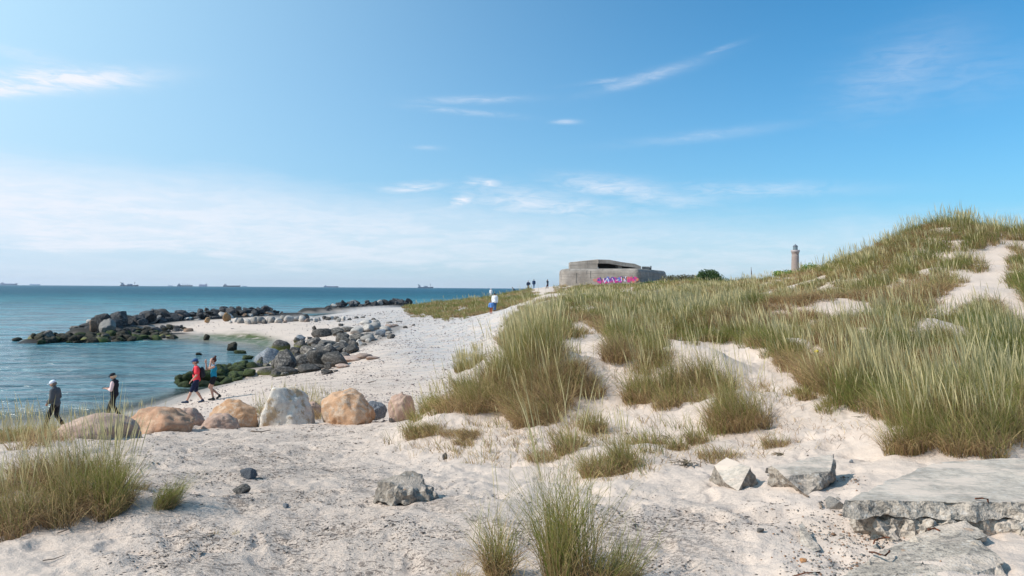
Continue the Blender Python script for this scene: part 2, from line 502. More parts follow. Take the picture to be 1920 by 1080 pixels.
front = (GY > 0.5)
wv = fbm(GX * 0.25, GY * 0.25, 3, 31)
shingle = np.clip(soft(830, 640, 110, 75) * 1.3 + soft(760, 600, 130, 28) * 1.1 + soft(700, 585, 110, 10) * 0.9 + soft(620, 596, 120, 5) + soft(960, 575, 60, 26) * 0.7 + wv * 0.35, 0, 1) * front * (GY > 13)
specks = np.clip(soft(450, 900, 420, 130) + soft(640, 1040, 420, 90) + soft(1260, 1000, 330, 80) * 0.9 + soft(640, 700, 240, 60) * 0.7
                 - soft(1000, 850, 170, 60) * 1.2 + wv * 0.5, 0, 1) * front
weed = np.clip(soft(420, 634, 75, 7) * 1.4 + soft(490, 644, 40, 12, 20) * 1.2 + wv * 0.2 - 0.1, 0, 1) * (GZ < 0.8) * front
sand_me = grid_mesh('sand', GX, GY, GZ, {'shingle': shingle, 'specks': specks, 'weed': weed, 'core': core})

msand, S, b = new_mat('sand')
pos = world_pos(S)
shg = S.attr('shingle'); spk = S.attr('specks'); wd_ = S.attr('weed'); cor = S.attr('core')
n1 = S.noise(pos, 1.3, 5, 0.6); n2 = S.noise(pos, 14, 6, 0.7); n3 = S.noise(pos, 160, 3, 0.6)
c = S.mix(n1, (0.575, 0.460, 0.375), (0.675, 0.548, 0.460))
c = S.mix(S.m('MULTIPLY', S.ramp(n3, 0.55, 0.75), 0.35), c, (0.40, 0.33, 0.27))
vc = S.n.new('ShaderNodeTexVoronoi'); S.l.new(pos, vc.inputs['Vector']); vc.inputs['Scale'].default_value = 16
peb = S.mix(0.45, vc.outputs['Color'], (0.20, 0.17, 0.165))
peb = S.mix(0.50, peb, (0.40, 0.345, 0.325))
hs = S.n.new('ShaderNodeHueSaturation'); hs.inputs['Saturation'].default_value = 0.35; S.l.new(peb, hs.inputs['Color'])
pebf = S.m('MULTIPLY', shg, S.ramp(S.noise(pos, 1.2, 8, 0.75), 0.38, 0.58, 0.25, 1.0))
c = S.mix(S.m('MULTIPLY', pebf, 0.85), c, hs.outputs[0])
# scraps of dry weed and grit
sv = S.noise(S.mapping(pos, (1, 1.6, 1), (0, 0, R(25))), 26, 4, 0.75, 0.6)
sl = S.noise(pos, 1.7, 4, 0.65)
sf = S.m('MULTIPLY', S.ramp(S.m('ADD', sv, S.m('MULTIPLY', S.m('SUBTRACT', sl, 0.5), 0.55)), 0.53, 0.60), S.m('MULTIPLY', spk, 0.80))
c = S.mix(sf, c, (0.13, 0.10, 0.085))
px_ = S.sep(pos)
wet = S.ramp(px_[2], 0.10, 0.42, 1.0, 0.0)
c = S.mix(S.m('MULTIPLY', wet, 0.62), c, (0.22, 0.185, 0.15))
c = S.mix(S.m('MULTIPLY', wd_, S.ramp(S.noise(pos, 1.1, 5, 0.7), 0.3, 0.55)), c, (0.075, 0.095, 0.02))
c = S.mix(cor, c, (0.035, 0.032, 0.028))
S.l.new(c, b.inputs['Base Color'])
S.put(b, b.inputs.find('Roughness'), S.m('SUBTRACT', 0.93, S.m('MULTIPLY', wet, 0.5)))
h = S.m('ADD', S.m('MULTIPLY', n2, 0.7), S.m('ADD', S.m('MULTIPLY', n3, 0.12), S.m('MULTIPLY', S.m('MULTIPLY', vc.outputs['Distance'], pebf), -0.5)))
h = S.m('ADD', h, S.m('MULTIPLY', sv, S.m('MULTIPLY', spk, 0.8)))
S.l.new(S.bump(h, 0.9, 0.035), b.inputs['Normal'])
sand = link_mesh('sand', sand_me, msand)
tag(sand, 'pale sand of the beach and dunes', None, None, 'structure')

# ------------------------------------------------------------------ sea
th2 = np.linspace(-75, 30, 420) * math.pi / 180
lr2 = np.concatenate([np.linspace(math.log(22), math.log(400), 330), np.linspace(math.log(400), math.log(9500), 60)[1:]])
T2, L2 = np.meshgrid(th2, lr2)
WX = np.exp(L2) * np.sin(T2); WY = np.exp(L2) * np.cos(T2)
depth = -H0(WX, WY)
depth = np.where(np.hypot(WX, WY) > 350, 5, depth)
rr_ = np.hypot(WX, WY)
swell = (0.045 * pnoise(WX * 0.10 + WY * 0.12, WY * 0.42 - WX * 0.10, 5) + 0.022 * pnoise(WX * 0.25, WY * 0.95 - WX * 0.22, 6)) * np.clip(1 - rr_ / 300, 0, 1)
WZ = swell * np.clip(depth * 2, 0.1, 1)
inbay = np.exp(-(np.clip(WY - 58, 0, 1e9) / 10) ** 2) * 1.0
ok = (depth[:-1, :-1] > -0.6) | (depth[1:, 1:] > -0.6)
water_me = grid_mesh('sea', WX, WY, WZ, {'depth': depth, 'bay': inbay}, ok)
mw, S, b = new_mat('sea_water')
pos = world_pos(S)
dep = S.attr('depth'); bay = S.attr('bay')
sp = S.sep(pos)
dist = S.m('SQRT', S.m('ADD', S.m('MULTIPLY', sp[0], sp[0]), S.m('MULTIPLY', sp[1], sp[1])))
big = S.noise(S.mapping(pos, (0.45, 1, 1), (0, 0, R(12))), 0.012, 10, 0.74, 0.4)
finew = S.noise(S.mapping(pos, (0.30, 1, 1), (0, 0, R(-6))), 0.22, 6, 0.7, 0.4)
w2b = S.noise(S.mapping(pos, (0.30, 1.3, 1), (0, 0, R(12))), 0.55, 6, 0.7, 0.5)
deepc = S.mix(S.ramp(big, 0.35, 0.65), (0.004, 0.082, 0.150), (0.012, 0.155, 0.225))
turq = S.mix(S.ramp(big, 0.35, 0.65), (0.018, 0.200, 0.275), (0.055, 0.330, 0.370))
c = S.mix(S.ramp(dist, 90, 700), turq, deepc)
c = S.mix(S.m('MULTIPLY', S.ramp(finew, 0.48, 0.57), 0.75), c, (0.006, 0.06, 0.10))
c = S.mix(S.m('MULTIPLY', bay, 0.85), c, (0.10, 0.205, 0.235))
c = S.mix(S.m('MULTIPLY', S.m('MULTIPLY', S.ramp(w2b, 0.48, 0.56), 0.72), S.ramp(dist, 25, 80, 1.0, 0.6)), c, (0.012, 0.055, 0.075))
c = S.mix(S.ramp(dep, 0.05, 0.5, 0.75, 0.0), c, (0.17, 0.19, 0.16))
lap = S.m('MULTIPLY', S.ramp(dep, 0.0, 0.035, 1.0, 0.0), S.ramp(S.noise(pos, 1.3, 4, 0.6), 0.48, 0.60))
c = S.mix(S.m('MULTIPLY', lap, 0.7), c, (0.7, 0.72, 0.72))
# small wind waves, long crests drawn out along the shore
w1 = S.noise(S.mapping(pos, (0.35, 1.25, 1), (0, 0, R(-8))), 1.25, 5, 0.62, 0.3)
w2 = S.noise(S.mapping(pos, (0.4, 1.2, 1), (0, 0, R(10))), 0.33, 4, 0.6, 0.2)
w3 = S.noise(S.mapping(pos, (0.5, 1.0, 1), (0, 0, R(-20))), 5.0, 3, 0.6)
wh = S.m('ADD', S.m('MULTIPLY', w1, 0.30), S.m('ADD', S.m('MULTIPLY', w2, 1.6), S.m('MULTIPLY', w3, 0.05)))
caps = S.m('MULTIPLY', S.ramp(S.noise(S.mapping(pos, (0.35, 1.6, 1)), 0.16, 6, 0.75, 0.4), 0.715, 0.75), S.ramp(dist, 120, 400))
caps = S.m('MULTIPLY', caps, 0.8)
c = S.mix(caps, c, (0.75, 0.78, 0.8))
S.l.new(c, b.inputs['Base Color'])
S.put(b, b.inputs.find('Roughness'), S.ramp(dist, 30, 500, 0.16, 0.42))
S.put(b, b.inputs.find('Specular IOR Level'), S.ramp(dist, 30, 260, 0.45, 0.10))
b.inputs['IOR'].default_value = 1.333
bn = S.n.new('ShaderNodeBump'); S.l.new(wh, bn.inputs['Height'])
bn.inputs['Distance'].default_value = 2.2; S.put(bn, 0, S.m('SUBTRACT', 1.0, S.m('MULTIPLY', bay, 0.25)))
S.l.new(bn.outputs[0], b.inputs['Normal'])
S.put(b, b.inputs.find('Alpha'), S.ramp(dep, 0.0, 0.30, 0.25, 1.0))
sea = link_mesh('sea', water_me, mw)
tag(sea, 'blue green sea with small waves', None, None, 'structure')


# ------------------------------------------------------------------ rock materials
def rock_mat(name, cols, scale=2.0, bump=0.35, spk=0.4, low=None, lowz=0.0, tn=(0.62, 0.75)):
    """cols: list of base colours mixed by noise; tone shifts per object"""
    mt, S, b = new_mat(name)
    tc = obj_pos(S)
    oi = S.n.new('ShaderNodeObjectInfo').outputs['Random']
    off = S.vm('ADD', tc, S.comb(S.m('MULTIPLY', oi, 50), S.m('MULTIPLY', oi, 13), 0))
    n1 = S.noise(off, scale, 5, 0.65); n2 = S.noise(off, scale * 4.1, 6, 0.7); n3 = S.noise(off, max(scale, 1.4) * 22, 4, 0.65)
    c = S.mix(S.ramp(S.m('ADD', S.m('MULTIPLY', n1, 0.65), S.m('MULTIPLY', n2, 0.35)), 0.40, 0.60), cols[0], cols[1])
    if len(cols) > 2: c = S.mix(S.ramp(n2, 0.48, 0.60), c, cols[2])
    wob = S.vm('ADD', off, S.comb(S.m('MULTIPLY', n2, 0.5), S.m('MULTIPLY', n1, 0.6), 0))
    ck = S.ramp(S.voro(wob, scale * 0.9, 'DISTANCE_TO_EDGE'), 0.0, 0.035, 1, 0)
    ck = S.m('MULTIPLY', ck, S.ramp(n1, 0.5, 0.62))
    c = S.mix(S.m('MULTIPLY', ck, 0.30), c, (0.12, 0.10, 0.08))
    c = S.mix(S.m('MULTIPLY', S.ramp(n3, 0.52, 0.66), spk), c, (0.05, 0.045, 0.04))
    c = S.mix(S.m('MULTIPLY', S.ramp(n3, 0.36, 0.44, 1, 0), spk * 0.6), c, (0.55, 0.52, 0.48))
    tone = S.m('ADD', tn[0], S.m('MULTIPLY', oi, tn[1]))
    c = S.mix(1.0, c, S.comb(tone, tone, tone), 'MULTIPLY')
    if low is not None:   # algae near the waterline
        wz = S.sep(world_pos(S))[2]
        f = S.m('MULTIPLY', S.ramp(S.m('ADD', wz, S.m('MULTIPLY', S.m('SUBTRACT', n2, 0.5), 0.6)), lowz - 0.15, lowz + 0.2, 1, 0), 0.95)
        c = S.mix(f, c, low)
    S.l.new(c, b.inputs['Base Color'])
    hh = S.m('ADD', S.m('MULTIPLY', n1, 0.6), S.m('ADD', S.m('MULTIPLY', n2, 0.5), S.m('ADD', S.m('MULTIPLY', n3, 0.16), S.m('MULTIPLY', ck, -0.25))))
    S.l.new(S.bump(hh, bump * 1.3, 0.12), b.inputs['Normal'])
    b.inputs['Roughness'].default_value = 0.8
    return mt


M_armour = rock_mat('armour_stone', [(0.022, 0.022, 0.026), (0.045, 0.043, 0.045), (0.12, 0.112, 0.108)], 1.6, 0.6, 0.35, (0.030, 0.028, 0.014), 0.25)
M_armour_brown = rock_mat('brown_armour_stone', [(0.22, 0.13, 0.08), (0.12, 0.085, 0.07), (0.30, 0.20, 0.13)], 1.6, 0.5)
M_orange = rock_mat('orange_stone', [(0.36, 0.18, 0.055), (0.26, 0.15, 0.07), (0.34, 0.26, 0.18)], 1.4, 0.4)
M_grey = rock_mat('grey_stone', [(0.045, 0.041, 0.038), (0.105, 0.090, 0.078), (0.22, 0.195, 0.17)], 1.2, 0.4, 0.35, (0.17, 0.17, 0.045), 0.42)
M_pale = rock_mat('pale_stone', [(0.42, 0.38, 0.34), (0.27, 0.25, 0.235), (0.50, 0.44, 0.38)], 1.4, 0.4)
M_pink = rock_mat('pink_stone', [(0.42, 0.28, 0.22), (0.34, 0.25, 0.21), (0.48, 0.36, 0.28)], 1.2, 0.35)
M_green = rock_mat('weedy_stone', [(0.040, 0.060, 0.014), (0.014, 0.020, 0.008), (0.095, 0.125, 0.022)], 2.6, 1.0, 0.3)
M_black = rock_mat('wet_black_stone', [(0.022, 0.018, 0.014), (0.040, 0.032, 0.020), (0.055, 0.052, 0.020)], 2.2, 0.8, 0.3)
M_b_orange = rock_mat('orange_granite', [(0.50, 0.31, 0.19), (0.43, 0.23, 0.115), (0.54, 0.40, 0.29)], 0.8, 0.35, 0.28, tn=(0.92, 0.16))
M_b_tan = rock_mat('tan_granite', [(0.48, 0.275, 0.165), (0.39, 0.215, 0.135), (0.52, 0.34, 0.22)], 0.8, 0.3, 0.22, tn=(0.92, 0.16))
M_b_pinkgrey = rock_mat('pinkish_granite', [(0.44, 0.28, 0.205), (0.36, 0.25, 0.205), (0.50, 0.35, 0.26)], 0.8, 0.35, 0.3, tn=(0.92, 0.16))
M_b_white = rock_mat('pale_granite', [(0.72, 0.66, 0.58), (0.58, 0.52, 0.46), (0.46, 0.34, 0.22)], 0.8, 0.5, 0.25, tn=(0.92, 0.16))
M_b_blue = rock_mat('blue_grey_stone', [(0.12, 0.135, 0.16), (0.22, 0.235, 0.26), (0.30, 0.30, 0.30)], 2.2, 0.5, 0.4)


def rock_mesh(name, seed, angular=1.0, sub=3, lump=0.16, flat=1.0):
    rnd = random.Random(seed)
    bm = bmesh.new()
    bmesh.ops.create_icosphere(bm, subdivisions=sub, radius=1.0)
    planes = []
    for k in range(int(9 + 5 * rnd.random())):
        n = Vector((rnd.gauss(0, 1), rnd.gauss(0, 1), rnd.gauss(0, 1))).normalized()
        planes.append((n, rnd.uniform(0.42, 0.85) if angular > 0.9 else rnd.uniform(0.55, 0.88)))
    off = Vector((seed * 3.1, seed * 1.7, seed * 0.9))
    for v in bm.verts:
        d = v.co.normalized()
        r = 1.0
        for n, hh in planes:
            dn = d.dot(n)
            if dn > 0.05: r = min(r, hh / dn)
        r = r * angular + (1 - angular) * 0.85
        r *= 1 + lump * mnoise.fractal(d * 1.4 + off, 1.0, 2.0, 3) + (0.02 if angular > 0.9 else 0.05) * mnoise.noise(d * 5 + off)
        if sub > 3: r *= 1 + 0.022 * mnoise.fractal(d * 6 + off, 0.8, 2.1, 4) - 0.035 * max(0, 0.12 - abs(mnoise.noise(d * 1.9 + off))) * 4
        v.co = d * r
        v.co.z *= flat
    me = bpy.data.meshes.new(name)
    bm.to_mesh(me); bm.free()
    me.polygons.foreach_set('use_smooth', [angular < 0.75] * len(me.polygons))
    return me


ANG = [rock_mesh('angular_rock', 100 + k, 1.0, 3, 0.05) for k in range(8)]
RND = [rock_mesh('rounded_rock', 200 + k, 0.90, 3, 0.12) for k in range(9)]
for me_ in RND: me_.polygons.foreach_set('use_smooth', [True] * len(me_.polygons))


def put_rock(name, mesh, mat, loc, size, rot, label, cat, group):
    o = bpy.data.objects.new(name, mesh); COL.objects.link(o)
    if len(mesh.materials) == 0: mesh.materials.append(mat)
    o.material_slots[0].link = 'OBJECT'; o.material_slots[0].material = mat
    o.location = loc; o.rotation_euler = rot; o.scale = size
    return tag(o, label, cat, group)


def walk(pts, t):
    L = [math.dist(a, b_) for a, b_ in zip(pts[:-1], pts[1:])]
    s = t * sum(L)
    for (a, b_), l in zip(zip(pts[:-1], pts[1:]), L):
        if s <= l or (a, b_) == (pts[-2], pts[-1]):
            f = s / l
            return a[0] + (b_[0] - a[0]) * f, a[1] + (b_[1] - a[1]) * f, (b_[0] - a[0]) / l, (b_[1] - a[1]) / l
        s -= l


def where(t, names):
    return names[min(int(t * len(names)), len(names) - 1)]


def pile(pts, n, half, hmax, size, name, cat, group, what, seed, taper=(0.12, 0.1), pick=None, meshes=None, ends=('left part', 'middle', 'right part'), zb=0.0):
    rnd = random.Random(seed)
    for k in range(n):
        t = (k + rnd.random()) / n
        x, y, dx, dy = walk(pts, t)
        u = rnd.uniform(-1, 0.75)                       # - is the side facing the beach
        env = min(1, t / taper[0] + 0.25) * min(1, (1 - t) / taper[1] + 0.15)
        nx, ny = (dy, -dx)
        if ny > 0: nx, ny = -nx, -ny
        hw = half * (0.6 + 0.4 * env)
        px_, py_ = x - nx * u * hw, y - ny * u * hw
        s = size * rnd.uniform(0.6, 1.25) * (0.75 + 0.3 * env) * ((1.2 - 0.62 * t) if pts is BW1 else 1)
        top = hmax * env * (1 - u * u) * rnd.uniform(0.8, 1.1)
        z = zb + max(top - s * 0.5, s * 0.05)
        mat, tone = pick(rnd, t, u)
        me = rnd.choice(meshes)
        layer = 'on the crest' if abs(u) < 0.4 else ('at the foot' if u < 0 else 'on the sea side')
        put_rock(name, me, mat, (px_, py_, z), (s * rnd.uniform(0.8, 1.45), s * rnd.uniform(0.8, 1.2), s * rnd.uniform(0.5, 0.95)),
                 (rnd.uniform(-.6, .6), rnd.uniform(-.6, .6), rnd.uniform(0, 6.28)),
                 f'{tone} {what}, {layer}, {where(t, ends)}', cat, group)


def pk_bw1(r, t, u):
    q = r.random()
    if u < -0.45 and 0.3 < t < 0.85:
        if q < 0.3: return M_armour_brown, 'brownish'
        if q < 0.5: return M_pale, 'pale'
    if q < 0.06: return M_grey, 'mid grey'
    if q < 0.10: return M_pale, 'pale'
    return M_armour, 'dark'


def pk_bw2(r, t, u):
    q = r.random()
    if u < -0.5 and q < 0.25: return M_grey, 'mid grey'
    if q < 0.06: return M_pale, 'pale'
    return M_armour, 'dark'


pile(BW1, 228, 2.6, 2.05, 0.88, 'armour_rock', 'rock', 'rocks of the left breakwater', 'rock in the left breakwater', 3, (0.06, 0.16), pk_bw1, ANG, zb=0.05)
pile(BW2, 72, 2.6, 2.1, 1.10, 'armour_rock', 'rock', 'rocks of the far breakwater', 'rock in the farther, right breakwater', 5, (0.25, 0.1), pk_bw2, ANG, zb=0.05)
FOOT = line_pts([(172, 72.0), (240, 75), (300, 79), (335, 82.5)])
pile(FOOT, 64, 1.9, 0.75, 0.55, 'shore_rock', 'rock', 'small dark rocks at the foot of the left breakwater', 'rock at the left breakwater foot', 15, (0.05, 0.05), lambda r, t, u: ((M_armour, 'dark') if r.random() < 0.75 else (M_black, 'black')), ANG, zb=0.15)
pile(TIP, 150, 2.9, 0.7, 0.50, 'shore_rock', 'rock', 'low weedy rocks below the left breakwater', 'low rock below the left breakwater', 8, (0.05, 0.05),
     lambda r, t, u: ((M_black, 'black') if r.random() < 0.75 - 0.3 * t else ((M_green, 'green') if r.random() < 0.5 else (M_grey, 'grey brown'))), RND + ANG[:4], zb=0.0)
pile(GRN, 64, 1.6, 0.65, 0.40, 'weedy_rock', 'rock', 'green weedy rocks of the near groyne', 'weedy rock at the near groyne water end', 12, (0.1, 0.1),
     lambda r, t, u: (M_green, 'green'), RND + ANG[:4], zb=0.0)


def px_rock(name, px, py, wpx, hpx, mesh, mat, label, cat='rock', group=None, rot=None, Y=None, sink=0.25, dpx=None, tilt=0.0):
    """a rock whose foot shows at photo pixel (px, py); wpx x hpx is its size there"""
    if Y is None: x, y, z = G(px, py)
    else:
        v = P(px, py, Y); x, y, z = v.x, v.y, v.z
    w = wpx / F * y / 2; hh = hpx / F * y
    if name == 'groyne_boulder': hh *= 0.88 if px < 620 else 0.72
    dd = w * 0.85 if dpx is None else dpx / F * y / 2
    sc = (w * 1.12, dd * 1.12, hh / (2 - 2 * sink) * 1.12)
    return put_rock(name, mesh, mat, (x, y + dd * 0.55, z + hh - sc[2] * 0.92), sc, (0, tilt, rot if rot is not None else random.uniform(0, 6.28)), label, cat, group)


# the near groyne, rock by rock (px, foot y, width, height, kind)
mid = [(536, 700, 60, 62, 'g'), (500, 690, 55, 48, 'b'), (478, 700, 40, 30, 'y'), (500, 704, 44, 22, 'y'), (530, 704, 52, 20, 'y'), (575, 698, 66, 18, 'y'),
       (525, 660, 36, 30, 'g'), (545, 675, 60, 30, 'g'), (570, 690, 60, 40, 'g'), (596, 690, 52, 48, 'g'), (625, 688, 60, 44, 'g'), (603, 668, 34, 20, 'p'),
       (560, 655, 30, 24, 'g'), (585, 652, 44, 28, 'g'), (610, 655, 50, 30, 'g'), (640, 662, 52, 34, 'g'), (600, 632, 40, 24, 'g'), (622, 628, 44, 24, 'g'),
       (640, 640, 40, 26, 'g'), (662, 662, 36, 28, 'g'), (650, 622, 40, 20, 'g'), (670, 640, 44, 24, 'g'), (690, 640, 36, 20, 'l'), (668, 625, 34, 20, 'l'),
       (690, 622, 30, 22, 'l'), (702, 618, 34, 22, 'l'), (712, 632, 34, 24, 'b'), (722, 622, 30, 16, 'l'), (730, 614, 22, 10, 'p'), (655, 678, 60, 16, 'p'),
       (680, 672, 56, 16, 'p'), (612, 702, 34, 14, 'g'), (640, 690, 30, 12, 'p'), (686, 608, 26, 14, 'l'), (704, 604, 20, 8, 'l'), (740, 612, 18, 6, 'p'),
       (560, 640, 30, 16, 'b'), (578, 672, 50, 34, 'g'), (520, 682, 40, 34, 'g'), (560, 686, 44, 34, 'g'), (618, 668, 46, 30, 'g'), (650, 648, 44, 26, 'g'), (730, 606, 16, 6, 'l'), (748, 604, 14, 4, 'l')]
KM = {'g': (M_grey, 'grey brown'), 'b': (M_b_blue, 'blue grey'), 'y': (M_grey, 'olive stained'), 'p': (M_pink, 'pinkish'), 'l': (M_pale, 'pale')}
rnd = random.Random(4)
for px, py, w, hh, k in list(mid):
    for _q in range(2 if w > 40 else (1 if w > 28 else 0)): mid.append((px + rnd.uniform(-22, 22), py - rnd.uniform(-4, 12), w * rnd.uniform(0.35, 0.6), hh * rnd.uniform(0.45, 0.7), k if k != 'b' else 'g'))
for px, py, w, hh, k in mid:
    w *= 0.88; hh *= 0.85
    t = (px - 470) / 280
    place = where(t, ('the bayside end', 'its lower half', 'its middle', 'its upper half', 'the inland tip'))
    size = 'big' if w >= 55 else ('mid sized' if w >= 36 else 'small')
    px_rock('groyne_boulder', px, py, w, hh, rnd.choice(ANG if k in 'gb' and rnd.random() < 0.6 else RND), KM[k][0], f'{size} {KM[k][1]} boulder of the near groyne, {place}', 'boulder', 'boulders of the near groyne', rot=rnd.uniform(0, 6.28), sink=0.2)

pile(MID, 66, 1.7, 0.85, 0.42, 'groyne_stone', 'rock', 'small stones wedged in the near groyne', 'stone wedged between the near groyne boulders', 17, (0.1, 0.1), lambda r, t, u: ((M_grey, 'grey brown') if r.random() < 0.85 - 0.5 * t else (M_pale, 'pale')), ANG, zb=0.35)
# single stones that can be told apart
px_rock('shore_rock', 200, 622, 36, 26, ANG[2], M_pale, 'big pale slanted rock at the left tip of the breakwater', Y=72)
px_rock('shore_rock', 172, 620, 22, 20, ANG[3], M_armour_brown, 'brown split rock at the very tip of the left breakwater', Y=72.5)
px_rock('shore_rock', 423, 601, 16, 14, RND[1], M_orange, 'orange rock at the sand side of the left breakwater', Y=91)
px_rock('shore_rock', 388, 603, 11, 8, RND[2], M_orange, 'small rust coloured rock left of the orange one', Y=90)
px_rock('shore_rock', 351, 622, 18, 8, RND[3], M_armour_brown, 'lone dark brown rock lying on the sandbar', sink=0.4)
px_rock('shore_rock', 386, 637, 14, 10, RND[4], M_black, 'small black rock in the water at the sandbar edge', Y=72)
px_rock('bay_rock', 433, 658, 24, 18, ANG[5], M_black, 'dark pointed rock standing in the shallow bay', Y=60)
px_rock('bay_rock', 448, 664, 22, 8, RND[5], M_green, 'low weedy rock right of the pointed rock in the bay', Y=57.5)
px_rock('bay_rock', 371, 666, 11, 5, RND[6], M_black, 'tiny dark rock awash in the bay above the red shirted walker', Y=56)
px_rock('bay_rock', 461, 674, 24, 9, RND[0], M_green, 'green rock in the shallows beside the near groyne', Y=53)
px_rock('bay_rock', 30, 639, 16, 6, RND[1], M_black, 'dark rock awash off the left end of the weedy rocks', Y=69)
px_rock('bay_rock', 446, 706, 46, 12, RND[2], M_green, 'flat green rock at the foot of the near groyne', Y=42.3)
px_rock('bay_rock', 465, 703, 30, 13, RND[3], M_green, 'dark green rock lying on the sand beside the near groyne', Y=41.5)
rnd = random.Random(9)
for k in range(30):
    t = k / 29
    px = 432 + 210 * t + rnd.uniform(-4, 4); py = 606.5 - 6.0 * t + rnd.uniform(-2.5, 3)
    w = rnd.uniform(10, 19) * (1 if 0.2 < t < 0.7 else 0.75)
    mt, tn = rnd.choice([(M_pale, 'pale'), (M_pale, 'pale'), (M_pink, 'pinkish'), (M_grey, 'grey')])
    px_rock('beach_stone', px, py, w, w * rnd.uniform(0.55, 0.8), rnd.choice(RND), mt, f'{tn} stone in the row on the sandbar, {where(t, ("left end", "left middle", "right middle", "right end"))}', 'stone', 'row of pale stones on the sandbar')
for px, py, w in [(655, 600, 9), (668, 597, 10), (680, 596, 8), (700, 600, 9), (760, 615, 10), (775, 611, 8)]:
    px_rock('beach_stone', px, py, w, w * 0.4, rnd.choice(RND), M_grey, 'scattered flat grey stone on the upper beach', 'stone', 'scattered flat stones on the beach')

# the row of big smooth boulders above the beach: modelled one by one
BOULD = [
    (135, 836, 176, 54, 1.0, 0.35, M_b_pinkgrey, 'long low pinkish boulder half hidden behind the left grass, leftmost of the row', 11.3),
    (182, 818, 60, 30, 0.8, 0.35, M_b_pinkgrey, 'small mauve boulder right behind the long leftmost boulder', 13.2),
    (280, 814, 132, 44, 1.0, 0.3, M_b_tan, 'smooth loaf shaped tan boulder in front of the black vested walker', 13.9),
    (336, 802, 76, 34, 0.9, 0.35, M_b_pinkgrey, 'rounded pinkish grey boulder behind the loaf shaped one', 15.4),
    (407, 806, 78, 27, 1.0, 0.4, M_b_pinkgrey, 'low wedge shaped pink boulder lying in front of the flat topped one', 14.8),
    (430, 795, 96, 43, 0.9, 0.35, M_b_orange, 'flat topped orange and grey boulder left of the big white one', 16.0),
    (523, 797, 114, 68, 0.9, 0.3, M_b_white, 'biggest boulder, whitish on its left, in the middle of the row', 16.0),
    (646, 794, 104, 60, 0.9, 0.3, M_b_orange, 'big orange brown boulder with a split top, right of the white one', 16.2),
    (587, 776, 30, 22, 0.9, 0.35, M_b_pinkgrey, 'small pink boulder seen between the two biggest boulders', 19.0),
    (703, 778, 42, 24, 1.0, 0.4, M_b_blue, 'dark blue grey rock at the right of the boulder row', 17.6),
    (752, 778, 52, 38, 0.9, 0.35, M_b_pinkgrey, 'pointed mauve grey rock beside the grass, rightmost of the row', 17.0),
    (45, 842, 60, 14, 1.0, 0.4, M_b_orange, 'low rusty stone at the far left in the grass', 11.0),
]
for k, (px, py, w, hh, dr, sink, mt, lab, Y) in enumerate(BOULD):
    angular = 0.55 if k not in (6, 7, 9, 10) else 0.8
    me = rock_mesh('boulder', 300 + k * 7, angular, 5, 0.13)
    me.polygons.foreach_set('use_smooth', [True] * len(me.polygons))
    # measured outline: scale the mesh so that its visible width and height are the photo's
    xs = [v.co.x for v in me.vertices]; zs = [v.co.z for v in me.vertices]
    W_ = w / F * Y; Hh = hh / F * Y
    gx = (px - 960) / F * Y
    gz = P(px, py, Y).z
    fx = W_ / (max(xs) - min(xs)); fz = Hh / (max(zs) * (0.92 if k in (0, 1, 2, 3, 4, 5, 11) else 1.10))
    o = put_rock('boulder', me, mt, (gx - (max(xs) + min(xs)) / 2 * fx, Y + W_ * dr * 0.35, gz + Hh - max(zs) * fz), (fx, W_ * dr * 0.5, fz), (0, 0, 0), lab, 'boulder', 'row of boulders above the beach')

# small stones on the near sand
for px, py, w, hh, mt, lab in [
    (463, 901, 42, 17, M_b_blue, 'dark grey green stone lying on the speckled sand, farther of two'),
    (447, 926, 36, 16, M_grey, 'rough little grey stone below the dark grey green one'),
    (535, 952, 12, 11, M_b_blue, 'tiny blue grey pebble alone on the near sand'),
    (833, 860, 16, 13, M_grey, 'small brown stone on the clean sand under the grass slope'),
    (1015, 846, 10, 6, M_grey, 'small flat pebble on the trodden sand path'),
    (1597, 866, 12, 7, M_b_blue, 'small dark stone right of the slab shaped concrete block'),
    (1570, 952, 46, 22, M_pale, 'rough grey stone right of the concrete block in the sand'),
    (975, 578, 14, 5, M_grey, 'flat grey stone beside the path to the bunker'),
    (985, 580, 12, 4, M_pale, 'pale flat stone beside the path to the bunker')]:
    px_rock('stone', px, py, w, hh, random.choice(ANG), mt, lab, 'stone', None, sink=0.3)

